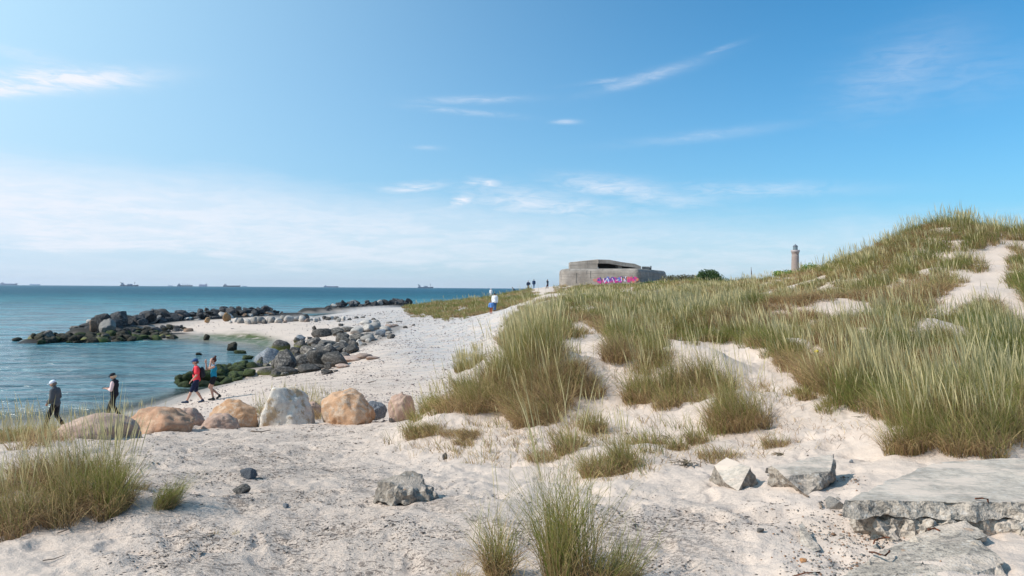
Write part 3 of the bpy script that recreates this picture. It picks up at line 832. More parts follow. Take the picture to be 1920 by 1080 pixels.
# ------------------------------------------------------------------ concrete rubble
def concrete_mat(name, board=0.0, dark=1.0):
    mt, S, b = new_mat(name)
    p = world_pos(S)
    n1 = S.noise(p, 3.5, 6, 0.7); n2 = S.noise(p, 30, 5, 0.75); n3 = S.voro(p, 75)
    c = S.mix(S.ramp(n1, 0.35, 0.65), tuple(v * dark for v in (0.33, 0.28, 0.23)), tuple(v * dark for v in (0.54, 0.455, 0.37)))
    c = S.mix(S.m('MULTIPLY', S.ramp(n2, 0.50, 0.60), 0.80 - 0.50 * board), c, (0.12, 0.11, 0.10))
    c = S.mix(S.m('MULTIPLY', S.ramp(n2, 0.34, 0.45, 1, 0), 0.5), c, (0.58, 0.56, 0.53))
    c = S.mix(S.m('MULTIPLY', S.ramp(S.noise(p, 6, 3, 0.5), 0.69, 0.75), 0.6), c, (0.36, 0.17, 0.06))
    h = S.m('ADD', S.m('MULTIPLY', n2, 0.6), S.m('ADD', S.m('MULTIPLY', n3, 0.45), n1))
    if board:
        gr = S.noise(S.mapping(p, (1.0, 16, 16), (0, 0, R(-4))), 3.0, 6, 0.7)
        c = S.mix(S.m('MULTIPLY', S.ramp(gr, 0.5, 0.62), 0.5), c, (0.27, 0.25, 0.225))
        h = S.m('ADD', S.m('MULTIPLY', h, 0.3), S.m('MULTIPLY', gr, 1.0))
    nz = S.sep(S.n.new('ShaderNodeNewGeometry').outputs['Normal'])[2]
    dust = S.m('MULTIPLY', S.ramp(nz, 0.5, 0.95, 0.0, 1.0 if board else 0.55), S.ramp(S.noise(S.mapping(p, (1, 2.4, 1)), 2.2, 6, 0.7), 0.46, 0.60))
    c = S.mix(S.m('MULTIPLY', dust, 0.85), c, (0.66, 0.53, 0.43))
    S.l.new(c, b.inputs['Base Color'])
    S.l.new(S.bump(h, 0.7, 0.014 if not board else 0.008), b.inputs['Normal'])
    b.inputs['Roughness'].default_value = 0.92
    return mt


M_con2 = concrete_mat('grey_broken_concrete', 0.0, 0.72); M_con3 = concrete_mat('dark_broken_concrete', 0.0, 0.55)
M_con = concrete_mat('broken_concrete', 0.0, 0.95); M_board = concrete_mat('board_marked_concrete', 1.0, 1.12)
M_rust, S_, b_ = new_mat('rusty_iron')
S_.l.new(S_.mix(S_.ramp(S_.noise(world_pos(S_), 40, 4, 0.7), 0.4, 0.6), (0.05, 0.024, 0.016), (0.17, 0.055, 0.025)), b_.inputs['Base Color'])


def hull_block(name, pts, label, cat, rough=0.025, cuts=5, top_mat=True, group=None, seed=0, side=None):
    """broken lump of concrete: the hull of the given corners, faces cut fine and roughened;
    faces that look up keep the cast, board-marked surface"""
    bm = bmesh.new()
    for p in pts: bm.verts.new(p)
    bmesh.ops.convex_hull(bm, input=bm.verts)
    bmesh.ops.dissolve_limit(bm, angle_limit=R(6), verts=bm.verts, edges=bm.edges)
    bm.normal_update()
    bmesh.ops.triangulate(bm, faces=bm.faces)
    for k in range(cuts):
        L = max((e.calc_length() for e in bm.edges), default=0)
        lim = max(0.035, L * 0.5)
        es = [e for e in bm.edges if e.calc_length() > lim]
        if not es: break
        bmesh.ops.subdivide_edges(bm, edges=es, cuts=1, use_grid_fill=False)
        bmesh.ops.triangulate(bm, faces=bm.faces)
    bm.normal_update()
    off = Vector((seed * 5.3, 2.1, seed))
    top = {f: f.normal.z > 0.86 for f in bm.faces}
    mv = {}
    for v in bm.verts:
        up = all(top[f] for f in v.link_faces)
        anyup = any(top[f] for f in v.link_faces)
        n = mnoise.fractal(v.co * 7 + off, 0.9, 2.1, 4)
        cell = mnoise.noise(v.co * 22 + off)
        a = rough * (0.12 if up else (0.6 if anyup else 1.6))
        mv[v] = v.normal * (n * a + cell * a * 0.35)
    for v, d in mv.items(): v.co += d
    for f in bm.faces:
        f.material_index = 1 if (top[f] and top_mat) else 0
    c = sum((Vector(p) for p in pts), Vector()) / len(pts)
    for v in bm.verts: v.co -= c
    o = bm_obj(name, bm, [side or M_con, M_board], smooth=False)
    o.location = c
    return tag(o, label, cat, group)


def PL(px, py, z):
    """point of the ray through a pixel at height z"""
    a = (px - 960) / F; b_ = (540 - py) / F
    k = a * RV.z + b_ * UV.z
    return P(px, py, (z - CAMZ) / k)


# big slab: planed top, two broken layers below
zt = hz(*PL(1750, 900, 4.0)[:2]) + 0.10
zt = max(zt, 3.96)
top = [PL(1585, 938, zt), PL(1655, 912, zt), PL(1745, 868, zt), PL(1900, 858, zt + 0.02), PL(2150, 870, zt + 0.03), PL(2150, 945, zt), PL(1900, 941, zt)]
bot = [Vector((p.x - (0.04 if k in (0, 1) else 0), p.y - (0.055 if k in (0, 5, 6) else 0), zt - 0.085)) for k, p in enumerate(top)]
hull_block('concrete_slab', [tuple(p) for p in top + bot], 'wide flat concrete slab with wood grained top at the lower right', 'concrete slab', 0.022, 7, seed=1)
f = [PL(1640, 961, zt - 0.09), PL(2150, 966, zt - 0.09)]
f = [p + Vector((0, -0.11, 0)) for p in f]
lay = [(f[0].x - 0.03, f[0].y + 0.25, zt - 0.09), (f[0].x + .05, f[0].y - 0.0, zt - 0.09), (f[1].x, f[1].y, zt - 0.09), (f[1].x, f[1].y + 0.6, zt - 0.09),
       (f[0].x + .2, f[0].y + 0.6, zt - 0.09)]
YS = f[0].y
xp = lambda px, y, z: ((px - 960) / F * y, y, z)
low = [xp(1650, YS - 0.02, zt - 0.16), xp(1720, YS - 0.14, zt - 0.23), xp(1800, YS - 0.18, zt - 0.27), xp(1870, YS - 0.12, zt - 0.34), xp(2150, YS - 0.15, zt - 0.36),
       (f[1].x, f[1].y + 0.7, zt - 0.5), (f[0].x, f[0].y + 0.7, zt - 0.5), (f[0].x, f[0].y + 0.2, zt - 0.35)]
hull_block('concrete_block', lay + low, 'rough grey broken concrete mass under the flat slab', 'concrete block', 0.06, 7, False, seed=2)
g = lambda px, py, dz: tuple(Vector(G(px, py)) + Vector((0, 0, dz)))
hull_block('concrete_block', [g(1580, 1080, 0.02), g(1640, 1052, 0.05), g(1700, 1030, 0.05), g(1800, 1030, 0.09), g(1840, 1045, 0.10), g(1885, 1075, 0.05), g(1890, 1120, -0.1),
                              g(1600, 1130, -0.1), g(1740, 1120, 0.02)],
           'broken concrete lump in the bottom right corner beneath the slab', 'concrete block', 0.03, 6, False, seed=3)
hull_block('concrete_block', [g(1660, 1030, 0.0), g(1740, 1005, 0.04), g(1810, 1000, 0.09), g(1850, 1020, 0.05), g(1790, 1042, 0.03), g(1700, 1046, 0.0), g(1750, 1020, -0.2)],
           'crumbling flat concrete piece with rusty stain between slab and corner lump', 'concrete block', 0.03, 6, False, seed=4)
# block with planed top
q = G(1515, 925); Yq = q[1]
b2 = [P(1447, 874, Yq + 0.28), P(1564, 851, Yq + 0.62), P(1556, 884, Yq + 0.20), P(1470, 893, Yq + 0.12), P(1457, 880, Yq + 0.2),
      P(1513, 930, Yq - 0.03), P(1548, 905, Yq + 0.12), P(1566, 898, Yq + 0.3)]
b2 += [Vector((p.x, p.y + 0.2, q[2] - 0.15)) for p in (b2[0], b2[1], b2[2])]
hull_block('concrete_block', [tuple(p) for p in b2], 'tilted concrete block with flat board marked top standing in the sand', 'concrete block', 0.02, 6, seed=5, side=M_con2)
q = G(1385, 920); Yq = q[1]
b1 = [P(1338, 872, Yq + 0.45), P(1362, 858, Yq + 0.55), P(1407, 876, Yq + 0.22), P(1384, 921, Yq), P(1422, 908, Yq + 0.26), P(1360, 905, Yq + 0.15)]
b1 += [Vector((p.x, p.y + 0.15, q[2] - 0.12)) for p in b1[:3]]
hull_block('concrete_block', [tuple(p) for p in b1], 'wedge of concrete with dark triangular end, left of the tilted block', 'concrete block', 0.014, 6, seed=6, side=M_con2)
q = G(765, 945); Yq = q[1]
b3 = [P(703, 940, Yq + 0.02), P(708, 905, Yq + 0.2), P(732, 903, Yq + 0.1), P(760, 885, Yq + 0.22), P(783, 892, Yq + 0.2), P(800, 912, Yq + 0.12), P(824, 930, Yq + 0.1),
      P(778, 940, Yq), P(735, 948, Yq - 0.06), P(764, 918, Yq + 0.02)]
b3 += [Vector((p.x, p.y + 0.15, q[2] - 0.1)) for p in b3[1:6]]
hull_block('concrete_chunk', [tuple(p) for p in b3], 'jagged grey stone lump alone on the near sand', 'rock', 0.045, 6, False, seed=7, side=M_con3)
hull_block('concrete_chunk', [g(1497, 990, 0.05), g(1504, 985, 0.06), g(1540, 1020, 0.02), g(1525, 1024, 0.0), g(1500, 1012, 0.0), g(1530, 1000, -0.05)],
           'narrow pale stone sliver sticking out of the sand', 'stone', 0.01, 4, False, seed=8)


def tube_bm(pts, r, seg=6, bm=None, taper=None):
    bm = bm or bmesh.new()
    pts = [Vector(p) for p in pts]
    rings = []
    for i, p in enumerate(pts):
        d = (pts[min(i + 1, len(pts) - 1)] - pts[max(i - 1, 0)]).normalized()
        a = d.orthogonal().normalized(); c_ = d.cross(a)
        rad = r if taper is None else r * (1 + (taper - 1) * i / (len(pts) - 1))
        rings.append([bm.verts.new(p + (a * math.cos(t) + c_ * math.sin(t)) * rad) for t in [2 * math.pi * k / seg for k in range(seg)]])
    for a, b_ in zip(rings[:-1], rings[1:]):
        for k in range(seg): bm.faces.new((a[k], a[(k + 1) % seg], b_[(k + 1) % seg], b_[k]))
    bm.faces.new(rings[0][::-1]); bm.faces.new(rings[-1])
    return bm


def rod(name, pts, r, mat, label, cat, group=None, taper=None):
    c = Vector(pts[0])
    bm = tube_bm([Vector(p) - c for p in pts], r * 0.62, 6, None, taper)
    o = bm_obj(name, bm, mat); o.location = c
    return tag(o, label, cat, group)


def gl(*pp, dz=0.02): return [Vector(G(a, b_)) + Vector((0, 0, dz)) for a, b_ in pp]


YF = PL(1800, 962, zt - 0.09).y
rod('iron_rod', [P(1636, 959, YF - 0.03), P(1700, 961, YF - 0.05), P(1770, 960.5, YF - 0.05), P(1904, 964, YF - 0.05)], 0.0035, M_rust, 'long thin iron rod running along the seam under the slab', 'iron rod')
rod('iron_rod', [P(1628, 957, YF - 0.04), P(1650, 957, YF - 0.06), P(1672, 959, YF - 0.06), P(1700, 961, YF - 0.05)], 0.010, M_rust, 'thick rusty iron bar at the left of the slab seam', 'iron rod', taper=0.5)
rod('iron_rod', [P(1828, 935, YF - 0.05), P(1842, 934, YF - 0.07), P(1852, 936, YF - 0.08), P(1853, 946, YF - 0.07)], 0.009, M_rust, 'rusty bent iron hook poking out of the slab front', 'iron rod')
rod('iron_rod', gl((1630, 1052), (1640, 1060), (1650, 1067), (1660, 1069), (1667, 1064), (1668, 1060), dz=0.07), 0.008, M_rust, 'curled rusty iron hook on the bottom corner lump', 'iron rod')
rod('iron_rod', gl((1638, 1026), (1640, 1016), (1648, 1012), (1662, 1014), (1668, 1018), dz=0.04), 0.007, M_rust, 'rusty iron loop standing in the sand left of the flat concrete piece', 'iron rod')
rod('iron_rod', gl((1740, 1032), (1752, 1030), (1762, 1036), dz=0.11), 0.013, M_rust, 'short red rusty iron stump on the crumbling concrete piece', 'iron rod', taper=0.6)
rod('iron_rod', gl((1486, 1078), (1510, 1074), (1538, 1070), dz=0.01), 0.006, M_rust, 'thin rusty rod lying on the sand at the bottom edge', 'iron rod')
rod('iron_rod', gl((1508, 918), (1512, 902), dz=0.02), 0.007, M_rust, 'upright rusty iron stub at the face of the tilted block', 'iron rod')
M_wood, S_, b_ = new_mat('grey_driftwood')
S_.l.new(S_.mix(S_.noise(S_.mapping(world_pos(S_), (3, 30, 30)), 4, 4, 0.6), (0.10, 0.07, 0.05), (0.26, 0.20, 0.15)), b_.inputs['Base Color'])
rod('driftwood_stick', gl((1500, 925), (1516, 934), dz=0.01), 0.010, M_wood, 'short dark stick lying in front of the tilted block', 'stick')
rod('driftwood_stick', gl((1536, 946), (1541, 956), dz=0.01), 0.009, M_wood, 'short stick lying right below the tilted block', 'stick')
rod('driftwood_stick', gl((470, 811), (490, 811), (508, 808), dz=0.02), 0.020, M_wood, 'driftwood stick lying in front of the white boulder', 'stick', taper=0.5)
rod('driftwood_stick', gl((255, 893), (262, 880), (272, 870), (285, 861), dz=0.05), 0.006, M_wood, 'thin dry twig rising beside the left grass', 'stick', taper=0.4)
rod('driftwood_stick', gl((80, 1055), (102, 1050), (122, 1045), dz=0.01), 0.006, M_wood, 'thin twig on the sand at the lower left', 'stick', taper=0.5)
rod('driftwood_stick', gl((690, 718), (705, 714), dz=0.02), 0.03, M_wood, 'dark twig far out on the beach above the orange boulder', 'stick', taper=0.5)
rod('seaweed_strand', gl((108, 1007), (118, 998), (128, 994), (124, 985), (121, 975), (123, 966), dz=0.02) , 0.006, M_wood, 'curved dark seaweed stalk on shaded sand under the left grass', 'seaweed')


# ------------------------------------------------------------------ people
def simple_mat(name, col, rough=0.85, var=0.12, scale=20, spec=0.25):
    mt, S, b = new_mat(name)
    n = S.noise(obj_pos(S), scale, 4, 0.6)
    lo = tuple(v * (1 - var) for v in col); hi = tuple(min(1, v * (1 + var)) for v in col)
    S.l.new(S.mix(n, lo, hi), b.inputs['Base Color'])
    b.inputs['Roughness'].default_value = rough
    b.inputs['Specular IOR Level'].default_value = spec
    return mt


M_skin = simple_mat('skin', (0.52, 0.30, 0.22), 0.55, 0.06)
M_skin.node_tree.nodes['Principled BSDF'].inputs['Subsurface Weight'].default_value = 0.1
MC = {}


def cloth(col):
    if col not in MC: MC[col] = simple_mat('fabric', col, 0.9, 0.15, 14)
    return MC[col]


def capsule(bm, p0, r0, p1, r1, seg=10):
    p0, p1 = Vector(p0), Vector(p1)
    d = p1 - p0; L = d.length
    d = d.normalized() if L > 1e-6 else Vector((0, 0, 1))
    a = d.orthogonal().normalized(); c = d.cross(a)
    prof = [(-math.cos(t) * r0, math.sin(t) * r0) for t in (0.5, 1.05, 1.57)] + [(L + math.sin(t) * r1, math.cos(t) * r1) for t in (0, 0.52, 1.07)]
    rings = [[bm.verts.new(p0 + d * u + (a * math.cos(k * 2 * math.pi / seg) + c * math.sin(k * 2 * math.pi / seg)) * r) for k in range(seg)] for u, r in prof]
    for A_, B_ in zip(rings[:-1], rings[1:]):
        for k in range(seg): bm.faces.new((A_[k], A_[(k + 1) % seg], B_[(k + 1) % seg], B_[k]))
    t0 = bm.verts.new(p0 - d * r0); t1 = bm.verts.new(p1 + d * r1)
    for k in range(seg):
        bm.faces.new((rings[0][(k + 1) % seg], rings[0][k], t0)); bm.faces.new((rings[-1][k], rings[-1][(k + 1) % seg], t1))


def ellip(bm, c, r, mat=None):
    M_ = Matrix.Translation(c) @ (mat or Matrix.Identity(4)) @ Matrix.Diagonal((*r, 1))
    bmesh.ops.create_uvsphere(bm, u_segments=14, v_segments=9, radius=1.0, matrix=M_)


def melt(name, bm, voxel, mat, parent, smooth=2):
    """fuse overlapping shapes into one continuous skin"""
    me = bpy.data.meshes.new(name)
    bmesh.ops.recalc_face_normals(bm, faces=bm.faces)
    bm.to_mesh(me); bm.free()
    o = bpy.data.objects.new('tmp', me); COL.objects.link(o)
    md = o.modifiers.new('r', 'REMESH'); md.mode = 'VOXEL'; md.voxel_size = voxel
    if smooth:
        sm = o.modifiers.new('s', 'SMOOTH'); sm.iterations = smooth; sm.factor = 0.5
    dg = bpy.context.evaluated_depsgraph_get()
    me2 = bpy.data.meshes.new_from_object(o.evaluated_get(dg))
    bpy.data.objects.remove(o); bpy.data.meshes.remove(me)
    me2.name = name
    me2.polygons.foreach_set('use_smooth', [True] * len(me2.polygons))
    me2.materials.clear()
    return link_mesh(name, me2, mat, parent)


def person(loc, yaw, height, label, pose, wear, vox=0.012):
    s = height / 1.75
    root = empty('person', loc, label, 'person', None, yaw)
    root.scale = (s, s, s)
    lean = pose.get('lean', 0.0)
    Rl = Matrix.Translation((0, 0, 0.95)) @ Matrix.Rotation(lean, 4, 'Y') @ Matrix.Translation((0, 0, -0.95))
    T = lambda p: Rl @ Vector(p)
    nod = pose.get('nod', 0.0)
    Rn = Matrix.Translation((0, 0, 1.52)) @ Matrix.Rotation(nod, 4, 'Y') @ Matrix.Translation((0, 0, -1.52))
    Hd = lambda p: Rl @ (Rn @ Vector(p))
    far = vox > 0.015
    arms = {}
    for sd_, key in ((1, 'armL'), (-1, 'armR')):
        e, w = pose.get(key, ((0.02, 0.22 * 1, 1.12), (0.10, 0.22, 0.88)))
        arms[sd_] = (T((0, 0.185 * sd_, 1.40)), T((e[0], e[1] * sd_, e[2])), T((w[0], w[1] * sd_, w[2])))
    legs = {}
    for sd_, key in ((1, 'legL'), (-1, 'legR')):
        k_, a_, toe = pose.get(key, ((0.02, 0.09, 0.50), (0, 0.09, 0.08), (0.16, 0.10, 0.03)))
        legs[sd_] = (Vector((0, 0.09 * sd_, 0.92)), Vector((k_[0], k_[1] * sd_, k_[2])), Vector((a_[0], a_[1] * sd_, a_[2])), Vector((toe[0], toe[1] * sd_, toe[2])))

    def torso(bm, g, lo=0.86):
        ellip(bm, T((0, 0, 1.28)), (0.115 + g, 0.165 + g, 0.17 + g), Matrix.Rotation(lean, 4, 'Y'))
        ellip(bm, T((0.01, 0, 1.08)), (0.112 + g, 0.148 + g, 0.16 + g), Matrix.Rotation(lean, 4, 'Y'))
        if lo < 1.0: ellip(bm, (0, 0, 0.95), (0.115 + g, 0.16 + g, 0.11 + g))
        capsule(bm, T((0, -0.15, 1.40)), 0.062 + g, T((0, 0.15, 1.40)), 0.062 + g)
    # ---- body, one surface
    bm = bmesh.new()
    torso(bm, 0)
    capsule(bm, T((0, 0, 1.42)), 0.058, Hd((0.02, 0, 1.54)), 0.054)
    ellip(bm, Hd((0.02, 0, 1.645)), (0.098, 0.076, 0.108), Matrix.Rotation(lean + nod, 4, 'Y'))
    ellip(bm, Hd((0.05, 0, 1.575)), (0.055, 0.052, 0.05))
    capsule(bm, Hd((0.112, 0, 1.645)), 0.012, Hd((0.132, 0, 1.612)), 0.014, 8)
    for e_ in (1, -1): ellip(bm, Hd((0.005, 0.078 * e_, 1.63)), (0.018, 0.012, 0.03))
    for sd_, (sh, el_, wr) in arms.items():
        capsule(bm, sh, 0.054, el_, 0.042); capsule(bm, el_, 0.041, wr, 0.028)
        d = (wr - el_).normalized()
        side = Vector((0, 0, 1)).cross(d)
        side = side.normalized() if side.length > 0.2 else Vector((1, 0, 0))
        upn = d.cross(side).normalized()
        pc = wr + d * 0.055
        for k in (-1, 0, 1): capsule(bm, wr + side * 0.012 * k, 0.018, wr + d * 0.085 + side * 0.024 * k, 0.017, 8)
        if not far:
            for k, ln in ((-1.5, 0.06), (-0.5, 0.075), (0.5, 0.07), (1.5, 0.055)):
                b0 = wr + d * 0.095 + side * 0.019 * k
                b1 = b0 + d * ln * 0.5 - upn * 0.008; b2 = b1 + d * ln * 0.35 - upn * 0.022
                capsule(bm, b0, 0.0105, b1, 0.0095, 8); capsule(bm, b1, 0.0095, b2, 0.0085, 8)
            t0 = wr + d * 0.03 + side * 0.03; capsule(bm, t0, 0.012, t0 + d * 0.045 + side * 0.03 - upn * 0.01, 0.010, 8)
    for sd_, (hp, kn, an, toe) in legs.items():
        capsule(bm, hp, 0.09, kn, 0.056); capsule(bm, kn, 0.056, an, 0.038)
        capsule(bm, kn.lerp(an, 0.3) - Vector((0.02, 0, 0)), 0.045, an, 0.034)
        capsule(bm, an - Vector((0.02, 0, 0.03)), 0.035, toe, 0.026)
    melt('body', bm, vox, M_skin, root)
    # ---- clothes
    def garment(name, col, fn, v=None):
        bm = bmesh.new(); fn(bm)
        return melt(name, bm, v or max(vox, 0.014), cloth(col), root, 2)

    def upper(bm, g, sleeve, lo=0.86):
        torso(bm, g, lo)
        for sd_, (sh, el_, wr) in arms.items():
            if sleeve <= 0: continue
            if sleeve <= 1: capsule(bm, sh, 0.054 + g, sh.lerp(el_, sleeve), 0.05 + g * 1.4)
            else:
                capsule(bm, sh, 0.054 + g, el_, 0.045 + g); capsule(bm, el_, 0.043 + g, el_.lerp(wr, sleeve - 1), 0.034 + g)
    garment('shirt', wear['top'], lambda bm: upper(bm, wear.get('g', 0.016), wear.get('sleeve', 0.6)))

    def lower(bm):
        g = 0.016; L_ = wear.get('leg', 1.95)
        ellip(bm, (0, 0, 0.93), (0.115 + g, 0.162 + g, 0.115 + g))
        for sd_, (hp, kn, an, toe) in legs.items():
            if L_ <= 1: capsule(bm, hp, 0.09 + g, hp.lerp(kn, L_), 0.07 + g * 1.5)
            else:
                capsule(bm, hp, 0.09 + g, kn, 0.062 + g); capsule(bm, kn, 0.06 + g, kn.lerp(an, L_ - 1), 0.048 + g)
    garment('trousers', wear['low'], lower)
    for sd_, (hp, kn, an, toe) in legs.items():
        bm = bmesh.new()
        capsule(bm, an - Vector((0.03, 0, 0.035)), 0.046, toe, 0.038); capsule(bm, an, 0.05, an - Vector((0, 0, 0.03)), 0.05)
        capsule(bm, an - Vector((0.05, 0, 0.055)), 0.03, toe - Vector((-0.01, 0, 0.0)), 0.036)
        melt('shoe', bm, max(vox, 0.012), cloth(wear.get('shoe', (0.03, 0.03, 0.035))), root, 1)
    if 'vest' in wear:
        def v_(bm): torso(bm, 0.034, 0.86); capsule(bm, T((0, 0, 1.43)), 0.075, T((0.01, 0, 1.49)), 0.072)
        garment('vest', wear['vest'], v_)
        bm = bmesh.new(); ellip(bm, T((0.135, 0, 1.25)), (0.022, 0.035, 0.17), Matrix.Rotation(lean, 4, 'Y')); melt('shirt_front', bm, 0.012, cloth(wear['top']), root)
    if 'collar' in wear:
        garment('collar', wear['top'], lambda bm: capsule(bm, T((0, 0, 1.44)), 0.075, T((0.015, 0, 1.51)), 0.072))
    RH = Matrix.Rotation(lean + nod, 4, 'Y')
    if 'cap' in wear:
        bm = bmesh.new()
        ellip(bm, Hd((0.005, 0, 1.70)), (0.113, 0.09, 0.078), RH)
        ellip(bm, Hd((0.13, 0, 1.692)), (0.075, 0.066, 0.012), RH)
        melt('cap', bm, max(vox * 0.8, 0.010), cloth(wear['cap']), root, 1)
    if 'hair' in wear:
        bm = bmesh.new()
        z_ = 1.66 if 'cap' not in wear else 1.62
        ellip(bm, Hd((-0.012, 0, z_)), (0.108, 0.088, 0.108 if 'cap' not in wear else 0.07), RH)
        if wear.get('bun'): ellip(bm, Hd((-0.07, 0, 1.785)), (0.05, 0.05, 0.045))
        melt('hair', bm, max(vox, 0.012), cloth(wear['hair']), root, 1)
        bm = bmesh.new(); ellip(bm, Hd((0.072, 0, 1.625)), (0.052, 0.062, 0.072), RH); melt('face', bm, max(vox, 0.010), M_skin, root, 1)
    if not far:
        for e_ in (1, -1):
            bm = bmesh.new(); ellip(bm, Hd((0.118 if 'hair' in wear else 0.106, 0.03 * e_, 1.655)), (0.008, 0.012, 0.007)); bm_obj('eye', bm, cloth((0.03, 0.025, 0.02)), root)
        bm = bmesh.new(); ellip(bm, Hd((0.118 if 'hair' in wear else 0.100, 0, 1.588)), (0.008, 0.022, 0.006)); bm_obj('mouth', bm, cloth((0.30, 0.10, 0.09)), root)
    if 'pack' in wear:
        bm = bmesh.new(); ellip(bm, T((-0.20, 0, 1.20)), (0.11, 0.155, 0.23)); ellip(bm, T((-0.27, 0, 1.12)), (0.06, 0.11, 0.11))
        bp = melt('backpack', bm, 0.016, cloth(wear['pack']), root)
        for e_ in (1, -1):
            bm = bmesh.new(); pts = [T(p) for p in ((-0.15, 0.10 * e_, 1.36), (-0.03, 0.115 * e_, 1.478), (0.09, 0.11 * e_, 1.41), (0.145, 0.10 * e_, 1.25), (0.10, 0.13 * e_, 1.12))]
            for p_, q_ in zip(pts[:-1], pts[1:]): capsule(bm, p_, 0.02, q_, 0.02, 8)
            melt('strap', bm, 0.012, cloth(wear['pack']), bp, 1)
    if 'phone' in wear:
        c_ = (arms[1][2] + arms[-1][2]) / 2 + Vector((0.09, 0, 0.04))
        bm = bmesh.new(); bmesh.ops.create_cube(bm, size=1, matrix=Matrix.Translation(c_) @ Matrix.Rotation(0.5, 4, 'Y') @ Matrix.Diagonal((0.15, 0.075, 0.012, 1)))
        bmesh.ops.bevel(bm, geom=bm.edges[:], offset=0.003, segments=1, affect='EDGES')
        o = bm_obj('phone', bm, cloth((0.04, 0.04, 0.05)), None); o.matrix_world = Matrix.Translation(loc) @ Matrix.Rotation(yaw, 4, 'Z') @ Matrix.Scale(s, 4)
        tag(o, 'dark phone held in front of the black vested walker', 'phone')
    return root


def at_ground(px, Y):
    x = (px - 960) / F * Y
    return Vector((x, Y, max(hz(x, Y), -0.03)))


WALK_A = ((0.20, 0.09, 0.52), (0.30, 0.09, 0.10), (0.46, 0.10, 0.06))
WALK_B = ((0.02, 0.09, 0.50), (-0.24, 0.09, 0.14), (-0.12, 0.10, 0.03))
p1 = at_ground(106, 26.2)
person(p1, R(184), 1.76, 'walker in grey fleece and white cap, hands together, head bowed',
       {'lean': 0.06, 'nod': 0.38, 'armL': ((0.0, 0.26, 1.14), (0.20, 0.12, 0.98)), 'armR': ((0.0, 0.26, 1.14), (0.20, 0.10, 1.00)), 'legL': WALK_A, 'legR': WALK_B},
       {'top': (0.085, 0.09, 0.10), 'sleeve': 1.85, 'g': 0.034, 'collar': 1, 'low': (0.02, 0.02, 0.024), 'cap': (0.74, 0.78, 0.86), 'hair': (0.16, 0.13, 0.11), 'shoe': (0.05, 0.05, 0.05)})
p2 = at_ground(216, 28.6)
person(p2, R(186), 1.74, 'walker in black vest, pink sleeves and black cap looking at a phone',
       {'lean': 0.0, 'nod': 0.40, 'armL': ((0.03, 0.25, 1.13), (0.27, 0.10, 1.17)), 'armR': ((0.05, 0.24, 1.14), (0.30, 0.06, 1.17)), 'legL': WALK_B, 'legR': WALK_A},
       {'top': (0.80, 0.58, 0.56), 'sleeve': 1.35, 'g': 0.02, 'vest': (0.018, 0.018, 0.024), 'low': (0.012, 0.012, 0.015), 'cap': (0.012, 0.014, 0.02), 'hair': (0.55, 0.40, 0.26), 'shoe': (0.02, 0.02, 0.02), 'phone': 1})
p3 = at_ground(370, 29.6)
person(p3, R(207), 1.76, 'walker in red T-shirt, navy knee shorts, blue cap and dark backpack',
       {'lean': 0.03, 'nod': 0.18, 'armL': ((0.02, 0.25, 1.14), (0.20, 0.17, 0.93)), 'armR': ((-0.03, 0.25, 1.14), (0.02, 0.24, 0.90)), 'legL': ((0.20, 0.09, 0.52), (0.36, 0.09, 0.12), (0.52, 0.10, 0.09)), 'legR': ((0.02, 0.09, 0.50), (-0.22, 0.09, 0.12), (-0.10, 0.10, 0.03))},
       {'top': (0.78, 0.055, 0.075), 'sleeve': 0.62, 'g': 0.03, 'low': (0.012, 0.018, 0.05), 'leg': 1.05, 'cap': (0.03, 0.08, 0.20), 'pack': (0.02, 0.02, 0.028), 'hair': (0.10, 0.07, 0.05), 'shoe': (0.03, 0.05, 0.09)})
p4 = at_ground(402, 29.9)
person(p4, R(203), 1.69, 'walker in teal sleeveless top and black shorts, hands raised to her face',
       {'lean': 0.0, 'nod': 0.05, 'armL': ((0.17, 0.20, 1.32), (0.12, 0.09, 1.60)), 'armR': ((0.28, 0.14, 1.26), (0.30, 0.10, 1.52)), 'legL': ((0.10, 0.08, 0.50), (0.02, 0.08, 0.09), (0.18, 0.09, 0.04)), 'legR': ((0.16, 0.08, 0.52), (-0.22, 0.08, 0.18), (-0.12, 0.09, 0.05))},
       {'top': (0.012, 0.21, 0.33), 'sleeve': 0.0, 'g': 0.014, 'low': (0.014, 0.014, 0.018), 'leg': 0.5, 'hair': (0.07, 0.025, 0.02), 'bun': 1, 'shoe': (0.05, 0.055, 0.05)})
# farther off
BACK = R(95)
p5 = at_ground(921, 65); person(p5, BACK, 1.18, 'child in blue jacket and rust red trousers walking away up the beach', {'lean': 0.12, 'legL': WALK_A, 'legR': WALK_B, 'armL': ((0.0, 0.27, 1.16), (0.05, 0.32, 0.95)), 'armR': ((0.02, 0.27, 1.16), (0.1, 0.3, 0.95))},
                                {'top': (0.13, 0.27, 0.58), 'sleeve': 1.9, 'g': 0.04, 'low': (0.30, 0.075, 0.035), 'cap': (0.02, 0.03, 0.05)}, 0.03)
p6 = at_ground(928, 70); person(p6, BACK, 1.75, 'adult in white shirt and blue jeans walking away behind the child', {'lean': 0.22, 'nod': 0.2, 'legL': WALK_B, 'legR': WALK_A},
                                {'top': (0.80, 0.78, 0.78), 'sleeve': 1.9, 'g': 0.05, 'low': (0.045, 0.12, 0.28), 'hair': (0.03, 0.03, 0.035)}, 0.03)
p7 = at_ground(920.5, 117); person(p7, R(90), 1.6, 'distant figure in white behind the left dune grass', {}, {'top': (0.8, 0.8, 0.8), 'sleeve': 1.9, 'low': (0.75, 0.75, 0.78), 'cap': (0.8, 0.8, 0.8)}, 0.05)
